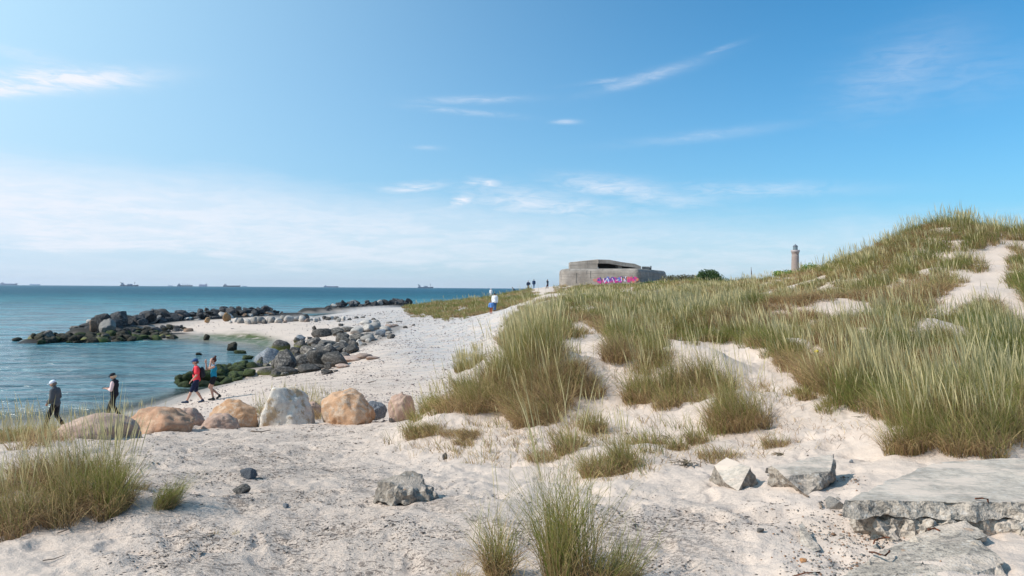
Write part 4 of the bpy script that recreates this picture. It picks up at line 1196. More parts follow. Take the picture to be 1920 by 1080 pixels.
p8 = at_ground(990.5, 146); person(p8, R(100), 1.80, 'dark clothed figure with hand on hip, left one on the ridge', {'armR': ((-0.02, 0.36, 1.14), (0.03, 0.18, 1.02)), 'armL': ((0.02, 0.28, 1.14), (0.05, 0.24, 0.92))},
                                   {'top': (0.02, 0.035, 0.07), 'sleeve': 1.9, 'g': 0.05, 'low': (0.015, 0.02, 0.035), 'cap': (0.02, 0.02, 0.03)}, 0.05)
p9 = at_ground(1001, 143); person(p9, R(85), 1.80, 'figure in dark blue jacket and light jeans, middle one on the ridge', {'legL': WALK_A, 'legR': WALK_B},
                                  {'top': (0.02, 0.045, 0.10), 'sleeve': 1.9, 'g': 0.06, 'low': (0.10, 0.16, 0.26), 'hair': (0.02, 0.02, 0.02)}, 0.05)
p10 = at_ground(1027, 137); person(p10, R(150), 1.85, 'figure in dark clothes nearest the bunker on the sandy path', {'lean': 0.05, 'armL': ((0.08, 0.2, 1.3), (0.1, 0.12, 1.55)), 'legL': WALK_A},
                                   {'top': (0.03, 0.04, 0.06), 'sleeve': 1.9, 'g': 0.04, 'low': (0.06, 0.02, 0.025), 'hair': (0.03, 0.03, 0.03)}, 0.05)
p11 = at_ground(965, 134); person(p11 + Vector((0, 0, -0.45)), R(175), 1.7, 'stooping figure in dark blue half hidden behind the ridge', {'lean': 0.6, 'nod': 0.3},
                                  {'top': (0.02, 0.06, 0.12), 'sleeve': 1.9, 'g': 0.05, 'low': (0.02, 0.03, 0.06), 'hair': (0.03, 0.03, 0.03)}, 0.05)

# ------------------------------------------------------------------ bunker
M_bunk, S, b = new_mat('weathered_bunker_concrete')
p_ = world_pos(S)
bands = S.noise(S.mapping(p_, (0.05, 0.05, 2.6)), 2.0, 4, 0.7)
n1 = S.noise(p_, 0.35, 5, 0.65); n2 = S.noise(S.mapping(p_, (1, 1, 0.25)), 1.6, 5, 0.7)
c = S.mix(S.ramp(n1, 0.3, 0.7), (0.22, 0.19, 0.165), (0.37, 0.325, 0.285))
c = S.mix(S.m('MULTIPLY', S.ramp(bands, 0.50, 0.62), 0.6), c, (0.15, 0.135, 0.12))
c = S.mix(S.m('MULTIPLY', S.ramp(n2, 0.55, 0.7), 0.65), c, (0.10, 0.092, 0.085))
c = S.mix(S.m('MULTIPLY', S.ramp(n2, 0.25, 0.36, 1, 0), 0.5), c, (0.52, 0.48, 0.44))
S.l.new(c, b.inputs['Base Color']); b.inputs['Roughness'].default_value = 0.95
S.l.new(S.bump(S.m('ADD', S.m('MULTIPLY', bands, 0.8), n2), 0.9, 0.10), b.inputs['Normal'])
M_dark = simple_mat('shade_dark_concrete', (0.10, 0.096, 0.088), 0.95, 0.4, 1.0)  # shade of the opening put into the wall colour; cracks and stub share it


def bx_at(px, Y): return ((px - 960) / F * Y, Y)


BZ = P(1150, 536, 153).z - 0.6


def wall_block(name, plan, z0, z1, bev, mat, parent, taper=0.0):
    bm = bmesh.new()
    cx = sum(p[0] for p in plan) / len(plan); cy = sum(p[1] for p in plan) / len(plan)
    lo = [bm.verts.new((x, y, z0)) for x, y in plan]
    hi = [bm.verts.new((x + (cx - x) * taper, y + (cy - y) * taper, (z1[i] if hasattr(z1, '__len__') else z1))) for i, (x, y) in enumerate(plan)]
    n = len(plan)
    for k in range(n): bm.faces.new((lo[k], lo[(k + 1) % n], hi[(k + 1) % n], hi[k]))
    bm.faces.new(hi); bm.faces.new(lo[::-1])
    if bev:
        es = [e for e in bm.edges if not (e.verts[0] in lo and e.verts[1] in lo)]
        bmesh.ops.bevel(bm, geom=es, offset=bev, segments=4, affect='EDGES', profile=0.5)
    o = bm_obj(name, bm, mat, parent, smooth=False)
    return o


bunker = empty('bunker', (0, 0, 0), 'grey concrete bunker with pink graffiti on the dune ridge', 'bunker')
bunker.location = Vector((*bx_at(1140, 160), BZ))
zt_low = P(1120, 503, 152).z
plan = [bx_at(1048, 162), bx_at(1055, 156.5), bx_at(1198, 150), bx_at(1249, 168), bx_at(1240, 184), bx_at(1060, 186)]
o = wall_block('lower_wall', plan, BZ - 1.0, zt_low, 0.9, M_bunk, None)
LOW = o
parts = [o]
zt_up = P(1120, 486.5, 158).z; ze = P(1200, 499.5, 156).z
up = [bx_at(1066, 164), bx_at(1068, 159), bx_at(1121, 156.5), bx_at(1121, 180), bx_at(1068, 181)]
parts.append(wall_block('upper_wall', up, zt_low - 0.02, [P(1068, 491.5, 159).z] * 2 + [zt_up] * 2 + [P(1068, 491, 159).z], 0.12, M_bunk, None))
# roof slab over the open casemate: runs down to the right in facets
bm = bmesh.new()
prof = [(1121.3, 486.5), (1142, 487), (1166, 491.5), (1190, 494.5), (1202, 499.5)]
rows = []
for (px, py) in prof:
    x0 = (px - 960) / F * 155.5
    zz = P(px, py, 155.5).z
    rows.append([(x0, 155.5, zz), (x0, 180, zz), (x0, 180, zz - 0.8), (x0, 155.5, zz - 0.8)])
vs = [[bm.verts.new(p) for p in r_] for r_ in rows]
for a_, c_ in zip(vs[:-1], vs[1:]):
    for k in range(4): bm.faces.new((a_[k], a_[(k + 1) % 4], c_[(k + 1) % 4], c_[k]))
bm.faces.new(vs[0]); bm.faces.new(vs[-1][::-1])
parts.append(bm_obj('roof', bm, M_bunk, None, smooth=False))
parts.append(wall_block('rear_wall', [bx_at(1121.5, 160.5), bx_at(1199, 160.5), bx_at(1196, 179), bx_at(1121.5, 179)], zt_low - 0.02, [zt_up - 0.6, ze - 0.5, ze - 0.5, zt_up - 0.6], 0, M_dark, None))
parts.append(wall_block('pillar', [bx_at(1153, 160.3), bx_at(1158.5, 156.2), bx_at(1166, 156.2), bx_at(1166, 160.3)], zt_low - 0.02, [P(1160, 492.5, 156).z] * 4, 0.02, M_bunk, None))
parts.append(wall_block('parapet', [bx_at(1203.2, 158), bx_at(1218, 159), bx_at(1220, 175), bx_at(1203.2, 175)], zt_low - 0.02, P(1210, 499.5, 158).z, 0.1, M_bunk, None))
parts.append(wall_block('chimney_stub', [bx_at(1219, 160), bx_at(1221.3, 160), bx_at(1221.3, 161), bx_at(1219, 161)], zt_low - 0.3, P(1220, 498.5, 160).z, 0.02, M_dark, None))
# seams and cracks on the front face
fB, fC = Vector((*plan[1], 0)), Vector((*plan[2], 0))
fdir = (fC - fB).normalized(); fn = Vector((fdir.y, -fdir.x, 0))


def on_front(px, py, out=0.02):
    """point on the front face seen at a pixel"""
    k = (px - 960) / F
    # solve x = k*y on the line fB + t*fdir
    t = (k * fB.y - fB.x) / (fdir.x - k * fdir.y)
    p = fB + fdir * t
    p = p + fn * out
    p.z = P(px, py, p.y).z
    return p


def flat_poly(bm, pts, mi=0, thick=0.03):
    a_ = [bm.verts.new(p) for p in pts]; b2_ = [bm.verts.new(p - fn * thick) for p in pts]
    n = len(pts)
    f = [bm.faces.new(a_), bm.faces.new(b2_[::-1])] + [bm.faces.new((a_[k], b2_[k], b2_[(k + 1) % n], a_[(k + 1) % n])) for k in range(n)]
    for q_ in f: q_.material_index = mi


for px, y0, y1, w in ((1081, 512, 531, 1.4), (1107, 508, 522, 1.0)):
    bm = bmesh.new(); rn = random.Random(px)
    L_ = [(px + rn.uniform(-.7, .7), y0 + (y1 - y0) * k / 5) for k in range(6)]
    flat_poly(bm, [on_front(x - w / 2, y) for x, y in L_] + [on_front(x + w / 2, y) for x, y in L_[::-1]])
    parts.append(bm_obj('crack', bm, M_dark, None, smooth=False))
# spray painted letters: outline below, fill over it
G_MAT = [simple_mat('spray_paint', c_, 0.6, 0.1, 3) for c_ in ((0.50, 0.055, 0.20), (0.10, 0.065, 0.25), (0.50, 0.17, 0.11), (0.72, 0.66, 0.76), (0.45, 0.08, 0.36), (0.10, 0.16, 0.42), (0.42, 0.19, 0.15))]


def blobpoly(cx, cy, w, h_, seed, n=9):
    rn = random.Random(seed)
    return [(cx + w / 2 * math.cos(2 * math.pi * k / n) * rn.uniform(0.75, 1.15), cy + h_ / 2 * math.sin(2 * math.pi * k / n) * rn.uniform(0.7, 1.2)) for k in range(n)]


bm = bmesh.new()
rn = random.Random(31)
GB = [(1117, 525, 13, 6, 6, 1)]
for k in range(62):
    x = 1120 + 74 * rn.random(); mid_ = 525.5 - 2.0 * (x - 1120) / 74
    mi = rn.choice([0, 0, 0, 4, 1, 1, 5]) if x < 1168 else rn.choice([3, 4, 1, 2, 2, 0])
    if x > 1176: mi = rn.choice([2, 2, 0, 0, 6])
    GB.append((x, mid_ + rn.uniform(-3.2, 4), rn.uniform(3, 8), rn.uniform(3.5, 8), mi, 2 + k * 0.12))
for cx, cy, w, h_, mi, lay in GB:
    flat_poly(bm, [on_front(x, y, 0.02 + lay * 0.008) for x, y in blobpoly(cx, cy, w, h_, int(cx * 3 + cy), 11)][::-1], mi, 0.004)
rn = random.Random(2)
# pale letter strokes
S1 = [(1131, 522, 1134, 530), (1134, 530, 1139, 521), (1139, 521, 1142, 530), (1145, 530, 1148, 521), (1148, 521, 1152, 530), (1146, 527, 1151, 527), (1155, 522, 1155, 530), (1155, 522, 1160, 524),
      (1160, 524, 1156, 526), (1163, 519, 1168, 519), (1165, 519, 1166, 527), (1170, 519, 1175, 526), (1174, 518, 1170, 527), (1178, 518, 1178, 527), (1184, 518, 1183, 527), (1187, 519, 1192, 527), (1124, 521, 1127, 530)]
for x0, y0, x1, y1 in S1:
    dx, dy = x1 - x0, y1 - y0; L_ = math.hypot(dx, dy); nx, ny = -dy / L_ * 0.55, dx / L_ * 0.55
    flat_poly(bm, [on_front(x, y, 0.115) for x, y in ((x0 - nx, y0 - ny), (x1 - nx, y1 - ny), (x1 + nx, y1 + ny), (x0 + nx, y0 + ny))], rn.choice([3, 3, 4, 0, 1]), 0.02)
parts.append(bm_obj('graffiti', bm, G_MAT, None, smooth=False))
for o in parts:
    o.parent = bunker
    o.matrix_parent_inverse = Matrix.Translation(-bunker.location)

# ------------------------------------------------------------------ lighthouse
def lathe(name, prof, mat, parent, seg=40, smooth=True):
    bm = bmesh.new()
    rings = [[bm.verts.new((r * math.cos(2 * math.pi * k / seg), r * math.sin(2 * math.pi * k / seg), z)) for k in range(seg)] for r, z in prof]
    for a_, c_ in zip(rings[:-1], rings[1:]):
        for k in range(seg): bm.faces.new((a_[k], a_[(k + 1) % seg], c_[(k + 1) % seg], c_[k]))
    bm.faces.new(rings[0][::-1]); bm.faces.new(rings[-1])
    return bm_obj(name, bm, mat, parent, smooth)


LY = 700.0
k_ = LY / F
lx = (1490.7 - 960) / F * LY
zz = lambda py: P(1490.7, py, LY).z
lh = empty('lighthouse', (lx, LY, 2.5), 'tall grey brick lighthouse far behind the dune crest', 'lighthouse')
mt, S, b = new_mat('lighthouse_brick')
tcn = obj_pos(S)
nb = S.noise(S.mapping(tcn, (1, 1, 3)), 0.8, 5, 0.65)
S.l.new(S.mix(nb, (0.22, 0.165, 0.14), (0.34, 0.27, 0.235)), b.inputs['Base Color'])
M_white = simple_mat('pale_painted_metal', (0.36, 0.31, 0.30), 0.5, 0.1, 2)
M_slate = simple_mat('dark_lead_roof', (0.12, 0.13, 0.15), 0.4, 0.2, 1, 0.5)
M_glass = simple_mat('lantern_glass', (0.18, 0.24, 0.26), 0.1, 0.1, 1, 0.9)
z0 = 2.5
hb = lambda py: zz(py) - z0
lathe('tower', [(4.3, -0.5), (4.1, 2), (3.25, hb(482)), (3.1, hb(476.5))], mt, lh)
lathe('collar', [(3.1, hb(476.3)), (3.45, hb(475.5)), (3.2, hb(474.6)), (3.2, hb(473.9)), (3.9, hb(473.1))], mt, lh)
gal = lathe('gallery', [(3.5, hb(473.0)), (3.95, hb(472.4)), (3.95, hb(468.8)), (3.75, hb(468.8)), (3.75, hb(471.5))], M_white, lh)
lathe('lantern_room', [(1.95, hb(471.8)), (1.95, hb(462.6)), (0.2, hb(462.6))], M_glass, lh, 12, False)
for k in range(12):
    bm = bmesh.new(); a_ = 2 * math.pi * k / 12
    tube_bm([(2.02 * math.cos(a_), 2.02 * math.sin(a_), hb(471.6)), (2.02 * math.cos(a_), 2.02 * math.sin(a_), hb(462.6))], 0.11, 5, bm)
    bm_obj('glazing_bar', bm, M_slate, lh)
lathe('dome', [(2.3, hb(462.6)), (2.3, hb(462.1)), (2.0, hb(460.8)), (1.3, hb(459.6)), (0.5, hb(458.9)), (0.3, hb(458.5)), (0.35, hb(457.8)), (0.1, hb(457.2))], M_slate, lh)
for zf, a_ in ((0.35, -1.9), (0.6, -1.5), (0.8, -1.2)):
    bm = bmesh.new(); r_ = 3.55 + (1 - zf) * 0.6
    bmesh.ops.create_cube(bm, size=1, matrix=Matrix.Translation((r_ * math.cos(a_), r_ * math.sin(a_), hb(476) * zf)) @ Matrix.Rotation(a_, 4, 'Z') @ Matrix.Diagonal((0.4, 0.7, 1.4, 1)))
    bm_obj('window', bm, M_slate, lh, smooth=False)

# ------------------------------------------------------------------ ships at anchor
def box_bm(bm, x0, x1, y0, y1, z0, z1):
    bmesh.ops.create_cube(bm, size=1, matrix=Matrix.Translation(((x0 + x1) / 2, (y0 + y1) / 2, (z0 + z1) / 2)) @ Matrix.Diagonal((x1 - x0, y1 - y0, z1 - z0, 1)))


def ship(px, wpx, Y, hull_c, house_c, label, style='cargo', hullh=2.2, househ=5.5, masts=()):
    L = wpx / F * Y; u = Y / F
    root = empty('ship', ((px - 960) / F * Y, Y, 0), label, 'ship', None)
    mh = simple_mat('hazed_ship_hull', hull_c, 0.6, 0.08, 0.05); ms = simple_mat('hazed_ship_house', house_c, 0.6, 0.08, 0.05)  # distance haze is put into these colours, bluer and paler farther off
    W2 = L * 0.075; hh = hullh * u
    bm = bmesh.new()
    prof = []
    N = 14
    for k in range(N + 1):
        t = k / N; x = -L / 2 + L * t
        w = W2 * min(1, 0.75 + t * 2) * (1 if t < 0.78 else max(0.03, 1 - ((t - 0.78) / 0.22) ** 2))
        top = hh * (1 + 0.45 * max(0, (t - 0.82) / 0.18) + 0.18 * max(0, (0.12 - t) / 0.12))
        fl = 0.85 if t > 0.8 else 0.95
        prof.append([bm.verts.new((x - (0.03 * L * (t > 0.9)), -w * fl, -0.5)), bm.verts.new((x, -w, top)), bm.verts.new((x, w, top)), bm.verts.new((x - (0.03 * L * (t > 0.9)), w * fl, -0.5))])
    for a_, c_ in zip(prof[:-1], prof[1:]):
        for k in range(4): bm.faces.new((a_[k], a_[(k + 1) % 4], c_[(k + 1) % 4], c_[k]))
    bm.faces.new(prof[0]); bm.faces.new(prof[-1][::-1])
    bm_obj('hull', bm, mh, root, smooth=False)
    bm = bmesh.new()
    hx = -L / 2 + L * 0.05; hw = L * 0.15
    for k in range(4):
        box_bm(bm, hx + hw * 0.05 * k, hx + hw * (1 - 0.12 * k), -W2 * (0.85 - 0.1 * k), W2 * (0.85 - 0.1 * k), hh + (househ - hullh) * u * k / 4.6, hh + (househ - hullh) * u * (k + 1) / 4.6 - 0.05)
    bm_obj('deckhouse', bm, ms, root, smooth=False)
    bm = bmesh.new()
    tube_bm([(hx + hw * 0.15, 0, hh + (househ - hullh) * u * 0.4), (hx + hw * 0.12, 0, hh + (househ - hullh) * u * 1.05)], L * 0.022, 8, bm)
    bm_obj('funnel', bm, mh, root)
    bm = bmesh.new()
    tube_bm([(hx + hw * 0.6, 0, hh + (househ - hullh) * u * 0.8), (hx + hw * 0.6, 0, hh + (househ - hullh) * u * 1.35)], L * 0.008, 6, bm)
    bm_obj('mast', bm, ms, root)
    if style == 'block':
        bm = bmesh.new(); box_bm(bm, -L * 0.28, L * 0.40, -W2 * 0.9, W2 * 0.9, hh, hh + 2.0 * u); box_bm(bm, L * 0.30, L * 0.44, -W2 * 0.9, W2 * 0.9, hh + 2.02 * u, hh + 3.2 * u); bm_obj('cargo', bm, ms, root, smooth=False)
    if style == 'cargo':
        for k in range(5):
            bm = bmesh.new(); x = -L * 0.25 + k * L * 0.13; box_bm(bm, x, x + L * 0.1, -W2 * 0.7, W2 * 0.7, hh, hh + 0.35 * u); bm_obj('hatch', bm, mh, root, smooth=False)
    if style == 'work':
        bm = bmesh.new()
        tube_bm([(-L * 0.40, 0, hh + 1.5 * u), (-L * 0.50, 0, hh + 5 * u)], L * 0.018, 6, bm)
        tube_bm([(-L * 0.48, 0, hh + 4.4 * u), (-L * 0.36, 0, hh + 3.2 * u)], L * 0.02, 6, bm)
        bm_obj('crane', bm, mh, root)
        bm = bmesh.new(); box_bm(bm, -L * 0.12, L * 0.14, -W2 * 0.8, W2 * 0.8, hh, hh + 1.6 * u); box_bm(bm, -L * 0.06, L * 0.10, -W2 * 0.6, W2 * 0.6, hh + 1.62 * u, hh + 2.2 * u); bm_obj('mid_house', bm, ms, root, smooth=False)
    for t, hp in masts:
        bm = bmesh.new(); x = -L / 2 + t * L
        tube_bm([(x, 0, hh * 0.9), (x, 0, hh + hp * u)], L * 0.010, 6, bm)
        tube_bm([(x, 0, hh + hp * u * 0.55), (x + L * 0.05, 0, hh + hp * u * 0.8)], L * 0.006, 5, bm)
        bm_obj('deck_crane', bm, mh, root)
    return root


pal = (0.14, 0.22, 0.33)
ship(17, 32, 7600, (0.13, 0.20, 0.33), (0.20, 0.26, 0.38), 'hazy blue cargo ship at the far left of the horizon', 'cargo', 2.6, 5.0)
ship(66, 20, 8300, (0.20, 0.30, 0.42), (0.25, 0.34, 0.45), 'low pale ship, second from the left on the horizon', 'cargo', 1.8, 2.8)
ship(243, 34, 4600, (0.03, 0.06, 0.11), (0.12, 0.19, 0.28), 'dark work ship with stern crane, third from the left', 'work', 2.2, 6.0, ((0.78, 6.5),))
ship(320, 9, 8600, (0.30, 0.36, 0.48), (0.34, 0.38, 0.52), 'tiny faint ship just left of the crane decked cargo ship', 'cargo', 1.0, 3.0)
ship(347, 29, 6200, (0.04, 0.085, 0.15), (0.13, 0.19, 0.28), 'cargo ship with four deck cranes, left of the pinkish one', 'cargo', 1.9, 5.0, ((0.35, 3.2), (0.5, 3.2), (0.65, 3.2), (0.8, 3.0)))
ship(381, 16, 7600, (0.24, 0.24, 0.37), (0.30, 0.29, 0.42), 'pinkish hazed box shaped ship between two dark cargo ships', 'block', 1.8, 4.6)
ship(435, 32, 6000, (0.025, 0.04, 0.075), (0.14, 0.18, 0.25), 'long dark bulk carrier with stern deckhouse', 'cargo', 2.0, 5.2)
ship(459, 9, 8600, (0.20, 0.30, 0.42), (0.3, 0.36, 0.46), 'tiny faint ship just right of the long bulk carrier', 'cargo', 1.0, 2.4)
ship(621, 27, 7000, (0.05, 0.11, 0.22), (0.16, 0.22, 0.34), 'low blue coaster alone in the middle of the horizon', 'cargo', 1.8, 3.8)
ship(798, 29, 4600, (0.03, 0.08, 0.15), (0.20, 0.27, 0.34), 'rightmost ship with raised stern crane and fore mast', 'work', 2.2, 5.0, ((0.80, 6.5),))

# ------------------------------------------------------------------ marram and lyme grass, blade by blade
M_grass = bpy.data.materials.new('dune_grass'); M_grass.use_nodes = True
S = NT(M_grass.node_tree); b = M_grass.node_tree.nodes['Principled BSDF']
gc = S.attr('Col', 'Color')
S.l.new(gc, b.inputs['Base Color']); b.inputs['Roughness'].default_value = 0.7; b.inputs['Specular IOR Level'].default_value = 0.12
tr = S.n.new('ShaderNodeBsdfTranslucent'); S.l.new(gc, tr.inputs['Color'])
mx = S.n.new('ShaderNodeMixShader'); mx.inputs[0].default_value = 0.30
S.l.new(b.outputs[0], mx.inputs[1]); S.l.new(tr.outputs[0], mx.inputs[2])
S.l.new(mx.outputs[0], M_grass.node_tree.nodes['Material Output'].inputs['Surface'])

GREEN = np.array([0.255, 0.255, 0.058]); DGREEN = np.array([0.120, 0.165, 0.040]); BLUEG = np.array([0.39, 0.37, 0.155])
STRAW = np.array([0.60, 0.44, 0.21]); BROWN = np.array([0.42, 0.265, 0.145]); DEAD = np.array([0.15, 0.100, 0.065]); HEAD = np.array([0.60, 0.51, 0.27])
LEVELS = 5
TT = np.array([0, 0.28, 0.55, 0.80, 1.0])


class Blades:
    def __init__(s): s.V = []; s.C = []

    def add(s, root, h, w, ang, lean, droop, c0, c1, head=None):
        """root (n,3); h, w, ang (lean azimuth), lean (fraction of h), droop, colours (n,3)"""
        n = len(h)
        if n == 0: return
        t = TT[None, :]
        prof = np.array([1.0, 0.92, 0.72, 0.42, 0.04])[None, :] * np.ones((n, 1))
        if head is not None:      # stalk with a spike of seed
            hp = np.array([0.30, 0.26, 0.24, 1.0, 0.08])[None, :]
            prof = np.where(head[:, None], hp, prof)
        off = (lean * h)[:, None] * t ** 1.7
        z = h[:, None] * (t - droop[:, None] * t ** 2.6)
        a_t = ang[:, None] + rng.normal(0, 0.9, (n, 1)) * t * (1 if head is None else np.where(head, 0.2, 1.0)[:, None])
        kink = rng.normal(0, 0.035, (n, LEVELS)) * h[:, None] * (t > 0.1) * (1 if head is None else np.where(head, 0.12, 1.0)[:, None])
        px = root[:, 0:1] + np.cos(a_t) * off + kink
        py = root[:, 1:2] + np.sin(a_t) * off + kink * 0.4
        pz = root[:, 2:3] + z
        wa = rng.uniform(-0.9, 0.9, n)            # blade faces mostly along the shore line
        wx = np.cos(wa)[:, None] * w[:, None] * prof * 0.5; wy = np.sin(wa)[:, None] * w[:, None] * prof * 0.5
        A_ = np.stack([px - wx, py - wy, pz], -1); B_ = np.stack([px + wx, py + wy, pz], -1)
        s.V.append(np.stack([A_, B_], 2).reshape(n, -1, 3))
        cm = c0[:, None, :] * (1 - t[..., None] ** 0.8) + c1[:, None, :] * t[..., None] ** 0.8
        if head is not None:
            hc = HEAD[None, None, :] * rng.uniform(0.8, 1.15, (n, 1, 1))
            cm = np.where((head[:, None] & (t >= 0.75))[..., None], hc, cm)
        s.C.append(np.repeat(cm[:, :, None, :], 2, 2).reshape(n, -1, 3))

    def build(s, name, origin=None):
        V = np.concatenate(s.V); C_ = np.concatenate(s.C)
        n = len(V)
        if origin is not None: V = V - np.array(origin)[None, None, :]
        base = (np.arange(n) * LEVELS * 2)[:, None, None]
        q = np.array([[2 * k, 2 * k + 1, 2 * k + 3, 2 * k + 2] for k in range(LEVELS - 1)])[None]
        q = (base + q).reshape(-1, 4)
        me = np_mesh(name, V.reshape(-1, 3), q.ravel(), np.arange(len(q)) * 4, None, C_.reshape(-1, 3))
        o = link_mesh(name, me, M_grass)
        if origin is not None: o.location = origin
        return o


def clump(B, x, y, z, Rr, Hh, n, green=0.5, straw=0.3, heads=0.08, spread=0.55, wind=(-0.22, 0.0), w=0.005, dry=0.35, droop=0.16, dark=0.0):
    rr = Rr * np.sqrt(rng.random(n)) * 0.7; aa = rng.random(n) * 2 * np.pi
    rx, ry = rr * np.cos(aa), rr * np.sin(aa)
    X, Y_ = x + rx, y + ry
    Z = np.full(n, z) if n < 4 else z + 0 * X
    out = rr / max(Rr, 1e-3)
    lx = rx / max(Rr, 1e-3) * spread * rng.uniform(0.5, 1.5, n) + wind[0] + rng.normal(0, 0.16, n)
    ly = ry / max(Rr, 1e-3) * spread * rng.uniform(0.5, 1.5, n) + wind[1] + rng.normal(0, 0.16, n)
    lean = np.hypot(lx, ly); ang = np.arctan2(ly, lx)
    h = Hh * rng.uniform(0.45, 1.05, n) * (1 - 0.25 * out)
    kind = rng.random(n)
    dead = kind > 1 - dry
    h = np.where(dead, h * rng.uniform(0.35, 0.75 + 0.3 * (dry > 0.5), n), h)
    lean = np.where(dead, lean * 1.5 + 0.25, lean)
    dr = np.where(dead, rng.uniform(0.2, 0.55, n), rng.uniform(0.5, 1.5, n) * droop + 0.10 * out)
    hd = (rng.random(n) < heads) & ~dead
    h = np.where(hd, Hh * rng.uniform(1.0, 1.32, n), h)
    lean = np.where(hd, 0.18 * lean + 0.10, lean); dr = np.where(hd, 0.02, dr)
    g = rng.random(n)[:, None]
    tip = np.where(g < green, GREEN * 0.55 + DGREEN * 0.45 if dark > 0.5 else GREEN, np.where(g < green + 0.18, BLUEG, STRAW * 0.85))
    tip = np.where(dead[:, None], np.where(rng.random(n)[:, None] < straw, STRAW, BROWN), tip)
    base = np.where(rng.random(n)[:, None] < 0.35, STRAW * 0.75, BROWN * 0.75)
    base = np.where((g < green) & (rng.random(n)[:, None] < 0.45), DGREEN, base)
    j = rng.uniform(0.72, 1.28, (n, 1))
    B.add(np.stack([X, Y_, Z - 0.03 + 0 * X], 1), h, w * rng.uniform(0.6, 1.3, n) * np.where(hd, 1.55, 1.0), ang, lean, dr, base * j, tip * j, hd)


def thatch(B, x, y, z, Rr, Hh, n, w, wind=(-0.3, -0.2)):
    """old brown leaves that arch over and trail on the sand"""
    rr = Rr * np.sqrt(rng.random(n)); aa = rng.random(n) * 2 * np.pi
    X, Y_ = x + rr * np.cos(aa) * 0.7, y + rr * np.sin(aa) * 0.7
    ang = np.where(rng.random(n) < 0.6, aa, np.arctan2(wind[1], wind[0])) + rng.normal(0, 0.5, n)
    h = Hh * rng.uniform(0.5, 1.0, n)
    m_ = rng.random((n, 1))
    c1 = np.where(m_ < 0.45, BROWN, np.where(m_ < 0.75, STRAW, DEAD)) * rng.uniform(0.7, 1.25, (n, 1))
    B.add(np.stack([X, Y_, np.full(n, z)], 1), h, w * rng.uniform(0.6, 1.2, n), ang, rng.uniform(0.5, 1.15, n), rng.uniform(0.45, 0.98, n), c1 * 0.8, c1)


def tuft(px, py, Rr, Hh, n, label, Y=None, **k):
    """one tussock that can be told apart"""
    x, y, z = G(px, py)
    B = Blades(); sub = max(1, int(n / 90))
    w = 0.0021 + 0.00028 * y
    n = int(n * 1.8)
    k.setdefault('w', w)
    for i in range(sub):
        if sub == 1: ox = oy = 0
        else:
            a = rng.random() * 6.283; r_ = Rr * 0.75 * math.sqrt(rng.random()); ox, oy = r_ * math.cos(a), r_ * math.sin(a)
        clump(B, x + ox, y + oy, hz(x + ox, y + oy), Rr * (0.5 if sub > 1 else 1), Hh * random.uniform(0.75, 1.05), n // sub, **k)
        if k.get('dry', 0.35) > 0.3: thatch(B, x + ox, y + oy, hz(x + ox, y + oy), Rr * (0.6 if sub > 1 else 1), Hh * 0.62, int(n / sub * 0.55 * k.get('dry', 0.35) / 0.4), k['w'])
    o = B.build('grass_tuft', (x, y, z))
    return tag(o, label, 'grass tuft', 'grass tufts on the sand', 'thing')


# tussocks close by and along the edges of the bare sand
tuft(30, 975, 0.30, 0.54, 620, 'brown and green grass tuft cut by the left edge of the photo', green=0.35, straw=0.4, dry=0.5)
tuft(100, 962, 0.26, 0.55, 620, 'brownish grass tuft between the edge tuft and the bright green one', green=0.35, straw=0.35, dry=0.5, heads=0.05)
tuft(188, 955, 0.20, 0.70, 600, 'bright green upright grass tuft at the right of the left clump', green=0.7, straw=0.5, dry=0.32, wind=(0.05, 0))
tuft(60, 905, 0.36, 0.56, 560, 'dry brown grass tuft before the long leftmost boulder', green=0.3, straw=0.3, dry=0.55, heads=0.06)
tuft(165, 900, 0.30, 0.58, 480, 'grass tuft with tall pale spikes below the leftmost boulders', green=0.45, dry=0.45, heads=0.10)
tuft(-60, 960, 0.40, 0.50, 500, 'dry grass tuft outside the left edge', green=0.3, dry=0.5)
tuft(322, 958, 0.15, 0.40, 330, 'small green tuft leaning right, alone on the left sand', green=0.75, straw=0.6, dry=0.3, heads=0.0, wind=(0.55, 0.0), spread=0.4)
tuft(258, 915, 0.12, 0.14, 60, 'thin brown tuft between the left clump and the small green tuft', green=0.3, dry=0.6, heads=0.0)
tuft(1062, 1074, 0.15, 1.10, 400, 'tall green tuft rising from the bottom edge of the photo', green=0.72, straw=0.5, dry=0.2, heads=0.03, wind=(-0.05, 0), spread=0.5)
tuft(940, 1078, 0.14, 0.70, 200, 'smaller green tuft left of the tall one at the bottom edge', green=0.65, straw=0.6, dry=0.35, heads=0.02, wind=(-0.12, 0))
tuft(1125, 1085, 0.20, 0.46, 220, 'low green tuft spreading right at the bottom edge', green=0.7, dry=0.35, heads=0.0, wind=(0.35, 0))
tuft(900, 1100, 0.20, 0.20, 200, 'low straw coloured tuft at the bottom edge', green=0.25, straw=0.8, dry=0.6, heads=0.0)
